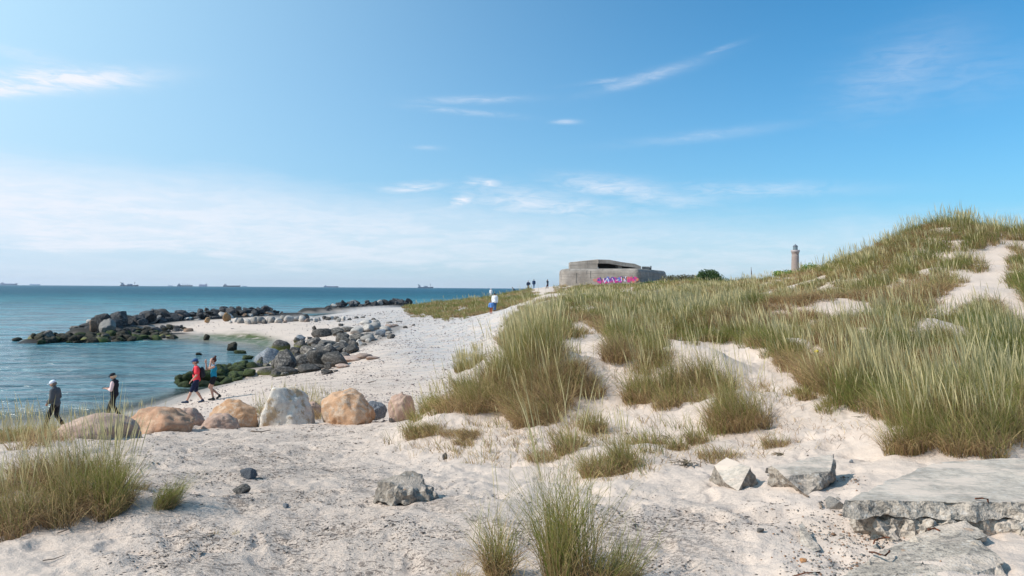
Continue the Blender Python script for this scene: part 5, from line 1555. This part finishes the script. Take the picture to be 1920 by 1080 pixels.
T_ = [
    # px, py, R, H, n, green, straw, dry, heads, label
    (885, 770, 0.62, 0.79, 868, .40, .5, .45, .03, 'dry leaning tuft at the left shoulder of the central grass mound'),
    (945, 775, 0.56, 0.79, 868, .30, .6, .55, .02, 'straw coloured tuft at the lower left of the central grass mound'),
    (1000, 790, 0.50, 0.77, 728, .25, .6, .60, .02, 'hanging straw tuft at the foot of the central grass mound'),
    (1050, 745, 0.56, 0.90, 868, .25, .3, .60, .04, 'dark brown tuft at the right foot of the central grass mound'),
    (1085, 720, 0.47, 0.74, 588, .25, .3, .60, .03, 'brown tuft at the right tip of the central grass mound'),
    (930, 725, 0.67, 0.92, 896, .55, .4, .35, .05, 'olive tuft high on the left flank of the central mound'),
    (1000, 715, 0.67, 0.95, 896, .45, .4, .45, .06, 'brown green tuft in the middle of the central mound'),
    (880, 690, 0.67, 0.84, 784, .60, .4, .25, .22, 'green tuft with dark spikes at the upper left of the mound'),
    (960, 670, 0.78, 0.90, 896, .55, .4, .30, .12, 'green tuft on the top of the central mound'),
    (1030, 665, 0.67, 0.92, 784, .65, .4, .25, .10, 'fresh green tuft on the right top of the central mound'),
    (800, 812, 0.34, 0.34, 340, .40, .7, .45, .02, 'low straw tuft at the foot of the slope beside the beach'),
    (855, 825, 0.38, 0.30, 380, .20, .6, .65, .0, 'combed dry tuft right of the low straw tuft'),
    (762, 812, 0.30, 0.28, 260, .35, .8, .50, .0, 'straw tuft nearest the boulder row'),
    (800, 775, 0.45, 0.48, 460, .65, .5, .25, .05, 'green tuft at the beach edge right of the pointed rock'),
    (845, 755, 0.45, 0.55, 480, .65, .5, .25, .05, 'deep green tuft on the slope above the low straw tufts'),
    (1165, 672, 0.50, 0.85, 520, .20, .3, .65, .04, 'dark brown drooping tuft between the two bare sand hollows'),
    (1225, 745, 0.46, 0.81, 624, .50, .4, .40, .05, 'olive tuft left in the middle pair of tufts'),
    (1205, 700, 0.50, 0.72, 546, .50, .4, .40, .07, 'green tuft right of the bare sand hollow'),
    (1310, 735, 0.50, 0.91, 728, .55, .4, .35, .05, 'tall green tuft, right of the middle pair of tufts'),
    (1270, 760, 0.44, 0.59, 390, .40, .5, .45, .04, 'thin dry tuft below the middle pair of tufts'),
    (1385, 792, 0.37, 0.86, 676, .45, .35, .40, .04, 'green and brown tuft on bare sand above the tilted block'),
    (1340, 775, 0.33, 0.59, 338, .45, .5, .40, .04, 'smaller tuft left of the one above the tilted block'),
    (1070, 840, 0.33, 0.47, 255, .50, .5, .40, .03, 'sparse green tuft low in the middle of the sand slope'),
    (1135, 880, 0.30, 0.55, 374, .45, .5, .45, .03, 'sparse tuft above the tall bottom tuft'),
    (1165, 875, 0.20, 0.55, 187, .45, .4, .40, .06, 'reddish stemmed thin tuft right of the sparse tuft'),
    (1020, 860, 0.25, 0.31, 153, .40, .6, .50, .0, 'tiny sparse tuft beside the footpath'),
    (1110, 810, 0.38, 0.49, 255, .55, .5, .35, .04, 'thin green tuft below the drooping brown tuft'),
    (1290, 835, 0.30, 0.39, 221, .50, .5, .45, .02, 'thin tuft beside the dark star shaped plant'),
    (1350, 855, 0.28, 0.31, 170, .40, .6, .50, .0, 'fine dry tuft left of the dark triangular block end'),
    (1455, 835, 0.18, 0.36, 102, .45, .5, .50, .0, 'tiny tuft above the tilted block'),
    (1215, 830, 0.30, 0.39, 153, .45, .5, .50, .02, 'sparse stems on sand in the middle of the slope'),
    (1500, 745, 0.30, 0.29, 238, .60, .4, .40, .0, 'small green tuft under the right slope'),
    (1545, 770, 0.30, 0.29, 238, .65, .4, .30, .0, 'small broad leaved green tuft at the edge of the right slope'),
    (1735, 852, 0.30, 0.62, 560, .55, .6, .35, .08, 'tuft with curling straw foot above the flat slab'),
    (1845, 845, 0.30, 0.55, 460, .50, .4, .40, .08, 'tuft above the far end of the flat slab'),
    (445, 996, 0.06, 0.08, 22, .7, .8, .3, .0, 'tiny pale green seedling on the left sand'),
    (405, 1000, 0.05, 0.07, 14, .6, .8, .4, .0, 'tiny yellowish seedling left of the pale green one'),
    (872, 866, 0.08, 0.10, 30, .6, .8, .3, .0, 'tiny seedling tuft near the small brown stone'),
]
for px, py, Rr, Hh, n, gr, st, dr, hd, lab in T_:
    kw = {}
    if 'combed' in lab or 'hanging' in lab or 'low straw' in lab: kw = {'wind': (-0.5, -0.25), 'droop': 0.35}
    tuft(px, py, Rr, Hh, n, lab, green=gr, straw=st, dry=dr, heads=hd, **kw)


# ------------------------------------------------------------------ grass cover
def inpoly(px, py, poly):
    inside = np.zeros(px.shape, bool)
    n = len(poly)
    for k in range(n):
        x0, y0 = poly[k]; x1, y1 = poly[(k + 1) % n]
        c_ = ((y0 > py) != (y1 > py)) & (px < (x1 - x0) * (py - y0) / (y1 - y0 + 1e-9) + x0)
        inside ^= c_
    return inside


def cover(name, label, cat, poly, rng_Y, ncand, nb, Hh, Rk, bare=(), thr=-0.12, seed=1, az_lim=None, **kw):
    """clumps strewn over the land within an outline; density falls with distance as seen size does"""
    r0, r1 = rng_Y
    pxs = [p[0] for p in poly]
    a0 = math.atan((min(pxs) - 960) / F) - 0.02; a1 = math.atan((max(pxs) - 960) / F) + 0.02
    a = rng.uniform(a0, a1, ncand); r = np.exp(rng.uniform(math.log(r0), math.log(r1), ncand))
    X = r * np.sin(a); Y_ = r * np.cos(a); Z = H(X, Y_)
    px, py = proj(X, Y_, Z)
    edge_n = 14 * pnoise(px / 22, py / 22, seed)
    edge_n = edge_n + rng.normal(0, 7, ncand)
    k = inpoly(px + edge_n, py + edge_n * 0.7, poly)
    for bp in bare: k &= ~inpoly(px + edge_n * 0.4, py + edge_n * 0.3, bp)
    dens = fbm(X * 0.45, Y_ * 0.45, 3, seed + 3)
    k &= dens > thr
    X, Y_, Z, dens = X[k], Y_[k], Z[k], dens[k]
    tone = fbm(X * 0.30, Y_ * 0.30, 2, seed + 9); ton2 = fbm(X * 0.9, Y_ * 0.9, 2, seed + 19)
    hgt = (1 + 0.45 * fbm(X * 0.4, Y_ * 0.4, 2, seed + 5)) * rng.uniform(0.55, 1.2, len(X))
    B = Blades()
    for i in range(len(X)):
        y = Y_[i]
        g = np.clip(0.50 + 1.3 * tone[i] + 0.5 * ton2[i] + kw.get('green', 0), 0.08, 0.92)
        dry = np.clip(0.46 - 1.5 * tone[i] - 0.7 * ton2[i] + kw.get('dry', 0), 0.08, 0.85)
        sc_ = max(0.6, min(1.35, y / 16))
        clump(B, X[i], Y_[i], Z[i], Rk * sc_, Hh * hgt[i], nb, green=g, straw=0.3 + 0.3 * (ton2[i] > 0), dry=dry, heads=0.42 * kw.get('heads', 0.10) * np.clip(1 + 3 * ton2[i], 0.2, 2.4),
              w=0.0024 + 0.00034 * y, spread=0.6, wind=kw.get('wind', (-0.24, 0.0)), dark=1.0 if g > 0.62 else 0)
        if rng.random() < 0.16 + 0.55 * dry * (Hh > 0.4):
            thatch(B, X[i], Y_[i], Z[i], Rk * sc_ * 1.3, Hh * 0.75, int(nb * 0.8), 0.0024 + 0.00034 * y)
    o = B.build(name)
    print(name, len(X), 'clumps')
    return tag(o, label, cat, None, 'stuff')


RIGHT = [(1235, 640), (1225, 575), (1300, 545), (1400, 520), (1500, 500), (1620, 480), (1700, 430), (1780, 395), (2300, 380), (2300, 800), (1960, 780), (1930, 830), (1870, 835), (1800, 815),
         (1720, 835), (1690, 810), (1640, 775), (1570, 762), (1500, 715), (1440, 672), (1370, 640), (1310, 640)]
PATH = [(1838, 512), (1800, 530), (1768, 554), (1740, 588), (1742, 618), (1775, 604), (1815, 578), (1850, 548), (1872, 572), (1888, 612), (1960, 672), (1960, 600), (1905, 540), (1900, 470), (1960, 455), (1888, 446), (1862, 450), (1835, 470)]
PATH2 = [(1800, 445), (1772, 455), (1792, 480), (1830, 500), (1838, 480)]
HOLE1 = [(1675, 590), (1688, 580), (1702, 588), (1695, 606), (1678, 606)]
HOLE3 = [(1440, 700), (1500, 705), (1530, 750), (1440, 740)]
cover('dune_grass', 'dense mixed grass with pale spikes on the right hand dune', 'grass', RIGHT, (6.0, 50), 6800, 80, 0.60, 0.25, (PATH, PATH2, HOLE1, HOLE3), -0.24, 2, heads=0.13)
CREST = [(1540, 520), (1620, 492), (1700, 445), (1740, 405), (1790, 390), (1960, 400), (1960, 446), (1885, 450), (1840, 470), (1800, 475), (1700, 505), (1600, 540)]
cover('dune_grass', 'tall grass with nodding spikes along the crest of the right dune', 'grass', CREST, (22, 46), 1300, 70, 0.75, 0.30, (), -0.6, 3, heads=0.14, green=0.15)
RSIDE = [(1902, 470), (1960, 455), (2100, 455), (2100, 640), (1960, 600), (1908, 540)]
cover('dune_grass', 'green grass at the right edge beside the sandy path', 'grass', RSIDE, (14, 32), 700, 70, 0.6, 0.30, (), -0.5, 41, heads=0.05, green=0.25)
PATCH = [(1850, 590), (1920, 640), (2050, 680), (2050, 800), (1880, 760), (1830, 680), (1810, 610)]
cover('dune_grass', 'dark green grass patch right of the sandy path', 'grass', PATCH, (9, 24), 1500, 70, 0.55, 0.26, (), -0.4, 4, green=0.6, dry=-0.35, heads=0.02)
CENTER = [(945, 640), (950, 600), (975, 580), (1010, 562), (1060, 556), (1130, 548), (1260, 538), (1420, 525), (1420, 600), (1250, 640), (1225, 690), (1180, 700), (1160, 640), (1100, 625), (1085, 640), (1060, 680), (980, 680)]
B1 = [(1075, 640), (1110, 618), (1150, 630), (1140, 660), (1110, 690), (1080, 690)]
B2 = [(1205, 592), (1232, 588), (1236, 606), (1215, 616)]
B3 = [(1165, 540), (1192, 538), (1196, 553), (1160, 554)]
cover('dune_grass', 'mixed green grass on the dune top before the bunker', 'grass', CENTER, (13, 75), 3600, 72, 0.58, 0.28, (B1, B2, B3), -0.12, 7, green=0.12, heads=0.12)
FAR = [(1035, 564), (1048, 546), (1090, 530), (1150, 526), (1260, 525), (1420, 500), (1420, 560), (1150, 565), (1100, 566)]
cover('dune_grass', 'low tufted grass around the foot of the bunker', 'grass', FAR, (75, 230), 3200, 44, 0.85, 0.55, (B3,), -0.26, 11, green=0.1, heads=0.02)
SPIT = [(758, 588), (765, 572), (800, 562), (860, 555), (925, 550), (938, 558), (946, 575), (938, 588), (880, 590), (820, 590)]
cover('dune_grass', 'olive grass on the low sand spit beside the beach path', 'grass', SPIT, (70, 150), 2400, 44, 0.85, 0.5, (), -0.30, 13, green=0.1, dry=-0.05, heads=0.03)
RIDGE = [(940, 566), (938, 552), (955, 543), (985, 538), (1003, 546), (1006, 556), (985, 560), (1010, 566), (1030, 562), (1045, 568), (1000, 572), (960, 570)]
cover('dune_grass', 'olive grass on the ridge left of the sandy path', 'grass', RIDGE, (60, 165), 2000, 44, 0.75, 0.5, (), -0.28, 17, green=0.05, heads=0.02)
LEFTG = [(-250, 850), (-250, 770), (0, 795), (120, 792), (200, 795), (225, 808), (150, 815), (70, 840)]
cover('dune_grass', 'thin grass with tall pale spikes behind the leftmost boulders', 'grass', LEFTG, (10, 24), 560, 40, 0.48, 0.28, (), -0.2, 23, heads=0.22, green=-0.05, wind=(-0.05, 0))
BACKG = [(560, 782), (612, 778), (615, 760), (560, 762)]
cover('dune_grass', 'pale upright reeds behind the two biggest boulders', 'grass', [(490, 790), (620, 785), (660, 765), (560, 752), (480, 770)], (17.5, 24), 150, 26, 0.62, 0.30, (), -0.5, 29, heads=0.5, green=-0.3, wind=(0.02, 0))
cover('dune_grass', 'thin grass right of the black vested walker', 'grass', [(215, 800), (300, 775), (300, 760), (215, 765)], (16, 26), 160, 22, 0.5, 0.3, (), -0.3, 31, heads=0.4, green=-0.1, wind=(0.05, 0))
# stray stems over the open slope
SLOPE = [(740, 845), (760, 800), (860, 800), (960, 740), (1100, 700), (1250, 690), (1430, 720), (1600, 780), (1700, 840), (1480, 850), (1300, 870), (1100, 900), (1000, 900)]
cover('dune_grass', 'single stems and thin shoots scattered over the open sand slope', 'grass', SLOPE, (6.5, 13), 1100, 8, 0.36, 0.15, (), -0.15, 37, heads=0.06, dry=0.1)

# ------------------------------------------------------------------ shrubs and leafy plants on the dune top
def leaf_mat(name, c0, c1):
    mt = bpy.data.materials.new(name); mt.use_nodes = True
    S = NT(mt.node_tree); b = mt.node_tree.nodes['Principled BSDF']
    col = S.attr('Col', 'Color')
    S.l.new(col, b.inputs['Base Color']); b.inputs['Roughness'].default_value = 0.5; b.inputs['Specular IOR Level'].default_value = 0.3
    tr = S.n.new('ShaderNodeBsdfTranslucent'); S.l.new(col, tr.inputs['Color'])
    mx = S.n.new('ShaderNodeMixShader'); mx.inputs[0].default_value = 0.3
    S.l.new(b.outputs[0], mx.inputs[1]); S.l.new(tr.outputs[0], mx.inputs[2])
    S.l.new(mx.outputs[0], mt.node_tree.nodes['Material Output'].inputs['Surface'])
    return mt, np.array(c0), np.array(c1)


LM_bush = leaf_mat('shrub_leaves', (0.035, 0.075, 0.020), (0.10, 0.16, 0.045))
LM_brown = leaf_mat('dry_shrub_leaves', (0.10, 0.10, 0.05), (0.20, 0.17, 0.09))
LM_bright = leaf_mat('bright_leaves', (0.10, 0.20, 0.030), (0.24, 0.36, 0.06))
M_stem = simple_mat('woody_stem', (0.12, 0.085, 0.055), 0.9, 0.3, 8)


def leaves(name, centers, radii, per, size, lm, parent):
    """many separate small leaves spread through overlapping clumps"""
    Vs, Cs = [], []
    for c_, r_ in zip(centers, radii):
        n = per
        d = rng.normal(0, 1, (n, 3)); d /= np.linalg.norm(d, axis=1)[:, None]
        rad = rng.uniform(0.45, 1.05, n)[:, None]
        p = np.array(c_)[None] + d * rad * np.array(r_)[None]
        p[:, 2] = np.maximum(p[:, 2], 0.02)
        u = rng.normal(0, 1, (n, 3)); u /= np.linalg.norm(u, axis=1)[:, None]
        v = np.cross(u, rng.normal(0, 1, (n, 3))); v /= np.linalg.norm(v, axis=1)[:, None]
        sz = size * rng.uniform(0.6, 1.3, (n, 1))
        Vs.append(np.stack([p - u * sz, p + v * sz * 0.5, p + u * sz, p - v * sz * 0.5], 1))
        f = rng.random((n, 1, 1)); Cs.append(np.repeat(lm[1][None, None] * (1 - f) + lm[2][None, None] * f, 4, 1) * rng.uniform(0.8, 1.15))
    V = np.concatenate(Vs).reshape(-1, 3); C_ = np.concatenate(Cs).reshape(-1, 3)
    nq = len(V) // 4
    me = np_mesh(name, V, np.arange(nq * 4), np.arange(nq) * 4, None, C_, smooth=False)
    return link_mesh(name, me, lm[0], parent)


def shrub(px, py, Y, wpx, hpx, label, lm, nclump=16, per=260, seed=1, stems=5, name='shrub', leaf=None, group=None):
    rn = random.Random(seed)
    v = P(px, py, Y); W_ = wpx / F * Y; Hh = hpx / F * Y
    z = hz(v.x, Y)
    root = empty(name, (v.x, Y, z), label, name.replace('_', ' '), group)
    Hh = max(Hh, min(v.z + Hh - z, Hh * 1.6))
    cs, rs = [], []
    for k in range(nclump):
        t = rn.uniform(-1, 1); hh = (1 - abs(t) ** 2.2) * Hh
        zc = rn.uniform(0.3, 0.82) * hh + 0.1 * Hh
        cs.append((t * W_ * 0.40, rn.uniform(-0.3, 0.3) * W_ * 0.5, zc)); q = rn.uniform(0.12, 0.24)
        rs.append((W_ * q, W_ * q, min(Hh * 0.3, W_ * q * 1.2)))
    leaves('foliage', cs, rs, per, leaf or W_ * 0.022, lm, root)
    for k in range(stems):
        c_ = cs[k]
        bm = tube_bm([(c_[0] * 0.15, c_[1] * 0.15, -0.2), (c_[0] * 0.5, c_[1] * 0.5, c_[2] * 0.5), c_], W_ * 0.008, 5, None, 0.4)
        bm_obj('stem', bm, M_stem, root)
    return root


shrub(1327, 530, 128, 58, 23, 'rounded dark green bush on the horizon right of the bunker', LM_bush, 22, 300, 3)
shrub(1288, 531, 132, 56, 15, 'lower yellowish scrub just left of the dark green bush', LM_brown, 12, 200, 5)
shrub(1366, 533, 120, 50, 13, 'small dark scrub at the right foot of the dark bush', LM_bush, 8, 160, 8)
shrub(1256, 528, 140, 48, 12, 'low brown heathy scrub beside the right end of the bunker', LM_brown, 10, 160, 9)
shrub(1220, 545, 118, 54, 9, 'low dark green bush before the right half of the bunker', LM_bush, 12, 180, 12)
shrub(1068, 556, 100, 26, 9, 'bright green low bush at the edge of the sandy path', LM_bright, 8, 160, 14)
shrub(1478, 524, 46.0, 62, 14, 'bright leafy plants on the dune crest, left part below the lighthouse', LM_bright, 14, 110, 21, 4, 'leafy_plant', 0.055, 'leafy plants on the dune crest')
shrub(1520, 518, 45.5, 44, 18, 'bright leafy plants on the dune crest, right part below the lighthouse', LM_bright, 12, 110, 22, 4, 'leafy_plant', 0.055, 'leafy plants on the dune crest')
shrub(1551, 508, 43.5, 8, 20, 'single dark sprig against the sky, right of the lighthouse', LM_bush, 3, 26, 24, 2, 'leafy_plant', 0.06, 'leafy plants on the dune crest')
shrub(1563, 506, 43.0, 8, 16, 'second dark sprig against the sky, farther from the lighthouse', LM_bush, 3, 24, 25, 2, 'leafy_plant', 0.06, 'leafy plants on the dune crest')
# tall dark seed spike on the skyline
v = P(1409, 530, 54)
root = empty('seed_spike', v, 'dark brown seed spike rising above the skyline grass', 'dry plant')
bm_obj('stem', tube_bm([(0, 0, -0.4), (0.0, 0, 0.6), (-0.03, 0, 1.15)], 0.012, 5), M_stem, root)
bm = bmesh.new(); capsule(bm, (0.0, 0, 0.62), 0.035, (-0.03, 0, 1.05), 0.014, 7); bm_obj('seed_head', bm, simple_mat('dark_seed_head', (0.12, 0.06, 0.04)), root)
# star shaped dead plants, flat on the sand
M_dry = simple_mat('dried_dark_leaf', (0.13, 0.10, 0.065), 0.9, 0.3, 30)


def star_plant(px, py, r, n, label, seed, up=0.5):
    rn = random.Random(seed); x, y, z = G(px, py)
    bm = bmesh.new()
    for k in range(n):
        a = 2 * math.pi * k / n + rn.uniform(-.25, .25); L_ = r * rn.uniform(0.6, 1.15); e = up * rn.uniform(0.3, 1.2)
        d = Vector((math.cos(a), math.sin(a), 0)); sdv = Vector((-math.sin(a), math.cos(a), 0)); wv_ = 0.013 * rn.uniform(0.7, 1.2)
        p = [Vector((0, 0, 0.02)), d * L_ * 0.45 + Vector((0, 0, e * L_ * 0.55)), d * L_ + Vector((0, 0, e * L_ * 0.35))]
        vs_ = [(bm.verts.new(q_ - sdv * wv_ * f_ + Vector((0, 0, .002))), bm.verts.new(q_ + sdv * wv_ * f_)) for q_, f_ in zip(p, (0.5, 1, 0.1))]
        for (a1, a2), (b1, b2_) in zip(vs_[:-1], vs_[1:]): bm.faces.new((a1, a2, b2_, b1))
    o = bm_obj('dried_plant', bm, M_dry); o.location = (x, y, z)
    return tag(o, label, 'dried plant')


star_plant(1288, 872, 0.17, 16, 'dark star shaped dried plant above the blocks', 3)
star_plant(1250, 815, 0.12, 9, 'smaller dark dried plant up the slope from the star shaped one', 4)
star_plant(1462, 848, 0.12, 8, 'dark dried stalks lying above the tilted block', 5, 0.15)
star_plant(1620, 782, 0.14, 9, 'dry spiky leaves at the lower edge of the right slope', 6)
star_plant(1175, 812, 0.09, 4, 'few dark dry leaves between the middle tufts', 7)
# yellow flower
x, y, z = G(1531, 702)
root = empty('yellow_flower', (x, y, z), 'small yellow flower at the edge of the right grass slope', 'flower')
bm_obj('stem', tube_bm([(0, 0, 0), (0.01, 0, 0.2), (0.0, 0, 0.36)], 0.005, 5), leaf_mat('stalk', (0.1, 0.2, 0.05), (0.1, 0.2, 0.05)) and simple_mat('green_stalk', (0.10, 0.16, 0.05)), root)
bm = bmesh.new(); ellip(bm, (0, 0, 0.37), (0.03, 0.03, 0.022)); bm_obj('blossom', bm, simple_mat('yellow_petals', (0.75, 0.55, 0.03)), root)

# ------------------------------------------------------------------ scraps of weed, twigs and shells on the near sand
def scatter(name, label, cat, ncand, rY, az_, keepfn, size, cols, flat=0.5, seed=1):
    a = rng.uniform(az_[0], az_[1], ncand); r = np.exp(rng.uniform(math.log(rY[0]), math.log(rY[1]), ncand))
    X = r * np.sin(a); Y_ = r * np.cos(a); Z = H(X, Y_)
    px, py = proj(X, Y_, Z)
    k = keepfn(px, py, X, Y_, Z)
    X, Y_, Z, r = X[k], Y_[k], Z[k], r[k]
    n = len(X)
    s_ = rng.uniform(size[0], size[1], n) * (0.6 + r * size[2]) * np.exp(rng.normal(0, 0.35, n))
    # small bent chips: eight-sided closed lumps
    dirs = np.array([[1, 0, 0], [0, 1, 0], [-1, 0, 0], [0, -1, 0], [0, 0, 1], [0, 0, -1]], float)
    V = dirs[None] * (1 + rng.normal(0, 0.25, (n, 6, 1)))
    V[:, :, 0] *= rng.uniform(0.7, 2.4 if flat < 0.45 else 1.4, (n, 1)); V[:, :, 2] *= flat
    th_ = rng.uniform(0, 2 * np.pi, n); c_, s2 = np.cos(th_)[:, None], np.sin(th_)[:, None]
    vx = V[:, :, 0] * c_ - V[:, :, 1] * s2; vy = V[:, :, 0] * s2 + V[:, :, 1] * c_
    V = np.stack([vx, vy, V[:, :, 2]], -1) * s_[:, None, None] + np.stack([X, Y_, Z + s_ * flat * 0.5], -1)[:, None, :]
    fc = np.array([[0, 1, 4], [1, 2, 4], [2, 3, 4], [3, 0, 4], [1, 0, 5], [2, 1, 5], [3, 2, 5], [0, 3, 5]])
    tri = (np.arange(n) * 6)[:, None, None] + fc[None]
    ci = np.array(cols)[rng.integers(0, len(cols), n)] * rng.uniform(0.7, 1.3, (n, 1))
    C_ = np.repeat(ci[:, None], 6, 1).reshape(-1, 3)
    me = np_mesh(name, V.reshape(-1, 3), tri.reshape(-1), np.arange(n * 8) * 3, None, C_, smooth=False)
    mt, S, b = new_mat(name + '_material'); S.l.new(S.attr('Col', 'Color'), b.inputs['Base Color'])
    o = link_mesh(name, me, mt)
    print(name, n)
    return tag(o, label, cat, None, 'stuff')


def dfun(px, py, X, Y_, Z):
    g = lambda cx, cy, rx, ry: np.exp(-(((px - cx) / rx) ** 2 + ((py - cy) / ry) ** 2))
    d = g(450, 900, 420, 130) + g(640, 1040, 420, 90) + g(1260, 1010, 330, 70) + 0.6 * g(640, 790, 240, 40) - 1.2 * g(1000, 850, 170, 60) - g(60, 980, 160, 90)
    pat = fbm(X * 1.1, Y_ * 1.9, 4, 51)
    return (rng.random(X.size) < np.clip(d, 0, 1) * np.clip(0.30 + 3.2 * pat, 0.03, 1))


scatter('beach_litter', 'dark scraps of dried seaweed and twigs on the near sand', 'seaweed scraps', 120000, (4.0, 19), (-0.75, 0.5), dfun, (0.0018, 0.0052, 0.11), [(0.12, 0.095, 0.08), (0.18, 0.14, 0.115), (0.09, 0.075, 0.065), (0.28, 0.21, 0.16)], 0.3, 1)


def sfun(px, py, X, Y_, Z):
    g = lambda cx, cy, rx, ry: np.exp(-(((px - cx) / rx) ** 2 + ((py - cy) / ry) ** 2))
    d = 1.2 * g(830, 650, 110, 75) + g(740, 600, 130, 30) + 0.6 * g(700, 700, 160, 60) + 0.35 * g(520, 740, 240, 30) + 0.25
    pat = fbm(X * 0.5, Y_ * 0.5, 4, 57)
    return (rng.random(X.size) < np.clip(d, 0, 1) * np.clip(0.45 + 1.6 * pat, 0.05, 1)) & (Z > 0.12) & (px < 1000) & (px > 200) & (py > 560)


scatter('pebbles', 'grey and pinkish pebbles strewn over the beach', 'pebbles', 36000, (17, 120), (-0.45, 0.02), sfun, (0.014, 0.026, 0.018), [(0.24, 0.20, 0.19), (0.32, 0.26, 0.24), (0.38, 0.33, 0.31), (0.18, 0.16, 0.16), (0.42, 0.33, 0.29)], 0.55, 2)

# dead strands lying about on the open slope
LIT = Blades()
nl = 5200
a = rng.uniform(-0.12, 0.55, nl); r = np.exp(rng.uniform(math.log(6.2), math.log(14), nl))
X = r * np.sin(a); Y_ = r * np.cos(a); Z = H(X, Y_)
px, py = proj(X, Y_, Z)
k = inpoly(px, py, [(880, 860), (960, 770), (1100, 700), (1230, 680), (1430, 700), (1600, 770), (1720, 850), (1500, 850), (1330, 880), (1200, 910), (1020, 905)]) & (fbm(X * 0.8, Y_ * 0.8, 3, 77) > -0.1)
X, Y_, Z = X[k], Y_[k], Z[k]; n = len(X); mm = rng.random((n, 1))
cc = np.where(mm < 0.5, BROWN, np.where(mm < 0.8, STRAW, DEAD)) * rng.uniform(0.7, 1.2, (n, 1))
LIT.add(np.stack([X, Y_, Z + 0.004], 1), rng.uniform(0.06, 0.20, n), np.full(n, 0.0045), rng.uniform(0, 6.28, n), rng.uniform(1.0, 2.0, n), np.full(n, 0.93), cc, cc)
o = LIT.build('grass_litter')
tag(o, 'dead grass strands lying on the open sand slope', 'grass litter', None, 'stuff')

# ------------------------------------------------------------------ sea air
bm = bmesh.new(); box_bm(bm, -9900, 5200, -1200, 9900, -9, 75)
mt = bpy.data.materials.new('sea_air'); mt.use_nodes = True
nt_ = mt.node_tree; nt_.nodes.clear()
out_ = nt_.nodes.new('ShaderNodeOutputMaterial'); pv_ = nt_.nodes.new('ShaderNodeVolumePrincipled')
pv_.inputs['Color'].default_value = (0.80, 0.88, 1.0, 1); pv_.inputs['Density'].default_value = 5e-5; pv_.inputs['Anisotropy'].default_value = 0.2
nt_.links.new(pv_.outputs[0], out_.inputs['Volume'])
hz_o = bm_obj('haze', bm, mt, None, smooth=False)
tag(hz_o, 'thin blue sea haze that pales the far ships', 'haze', None, 'stuff')


def rfun(px, py, X, Y_, Z):
    g = lambda cx, cy, rx, ry: np.exp(-(((px - cx) / rx) ** 2 + ((py - cy) / ry) ** 2))
    d = g(1600, 985, 60, 28) + g(1590, 885, 22, 22) + 0.9 * g(1600, 1055, 90, 30) + 0.8 * g(1700, 1010, 80, 14) + g(1450, 880, 12, 12) + 0.5 * g(1540, 1000, 60, 40)
    return rng.random(X.size) < np.clip(d, 0, 1)


scatter('concrete_crumbs', 'grey crumbs of broken concrete around the slab', 'rubble', 9000, (3.9, 6.5), (0.3, 0.62), rfun, (0.0025, 0.010, 0.05), [(0.22, 0.21, 0.19), (0.36, 0.33, 0.30), (0.14, 0.13, 0.125), (0.27, 0.16, 0.10)], 0.7, 5)
M_rusty = rock_mat('rust_orange_stone', [(0.42, 0.17, 0.05), (0.25, 0.10, 0.04), (0.5, 0.3, 0.15)], 1.5)
px_rock('stone', 1702, 998, 11, 12, RND[2], M_rusty, 'small rust orange pebble on the sand under the slab', 'stone', None, sink=0.2)
px_rock('stone', 1507, 1044, 13, 9, RND[3], M_rusty, 'small rust orange pebble near the bottom edge', 'stone', None, sink=0.2)
px_rock('stone', 1573, 936, 8, 5, ANG[1], M_pale, 'little pale chip between the tilted block and the slab', 'stone', None, sink=0.2)
px_rock('stone', 1440, 884, 14, 9, ANG[4], M_grey, 'small grey chip at the left foot of the tilted block', 'stone', None, sink=0.2)
px_rock('stone', 1427, 1000, 16, 10, ANG[6], M_grey, 'small dark stone on the speckled sand at lower right', 'stone', None, sink=0.2)
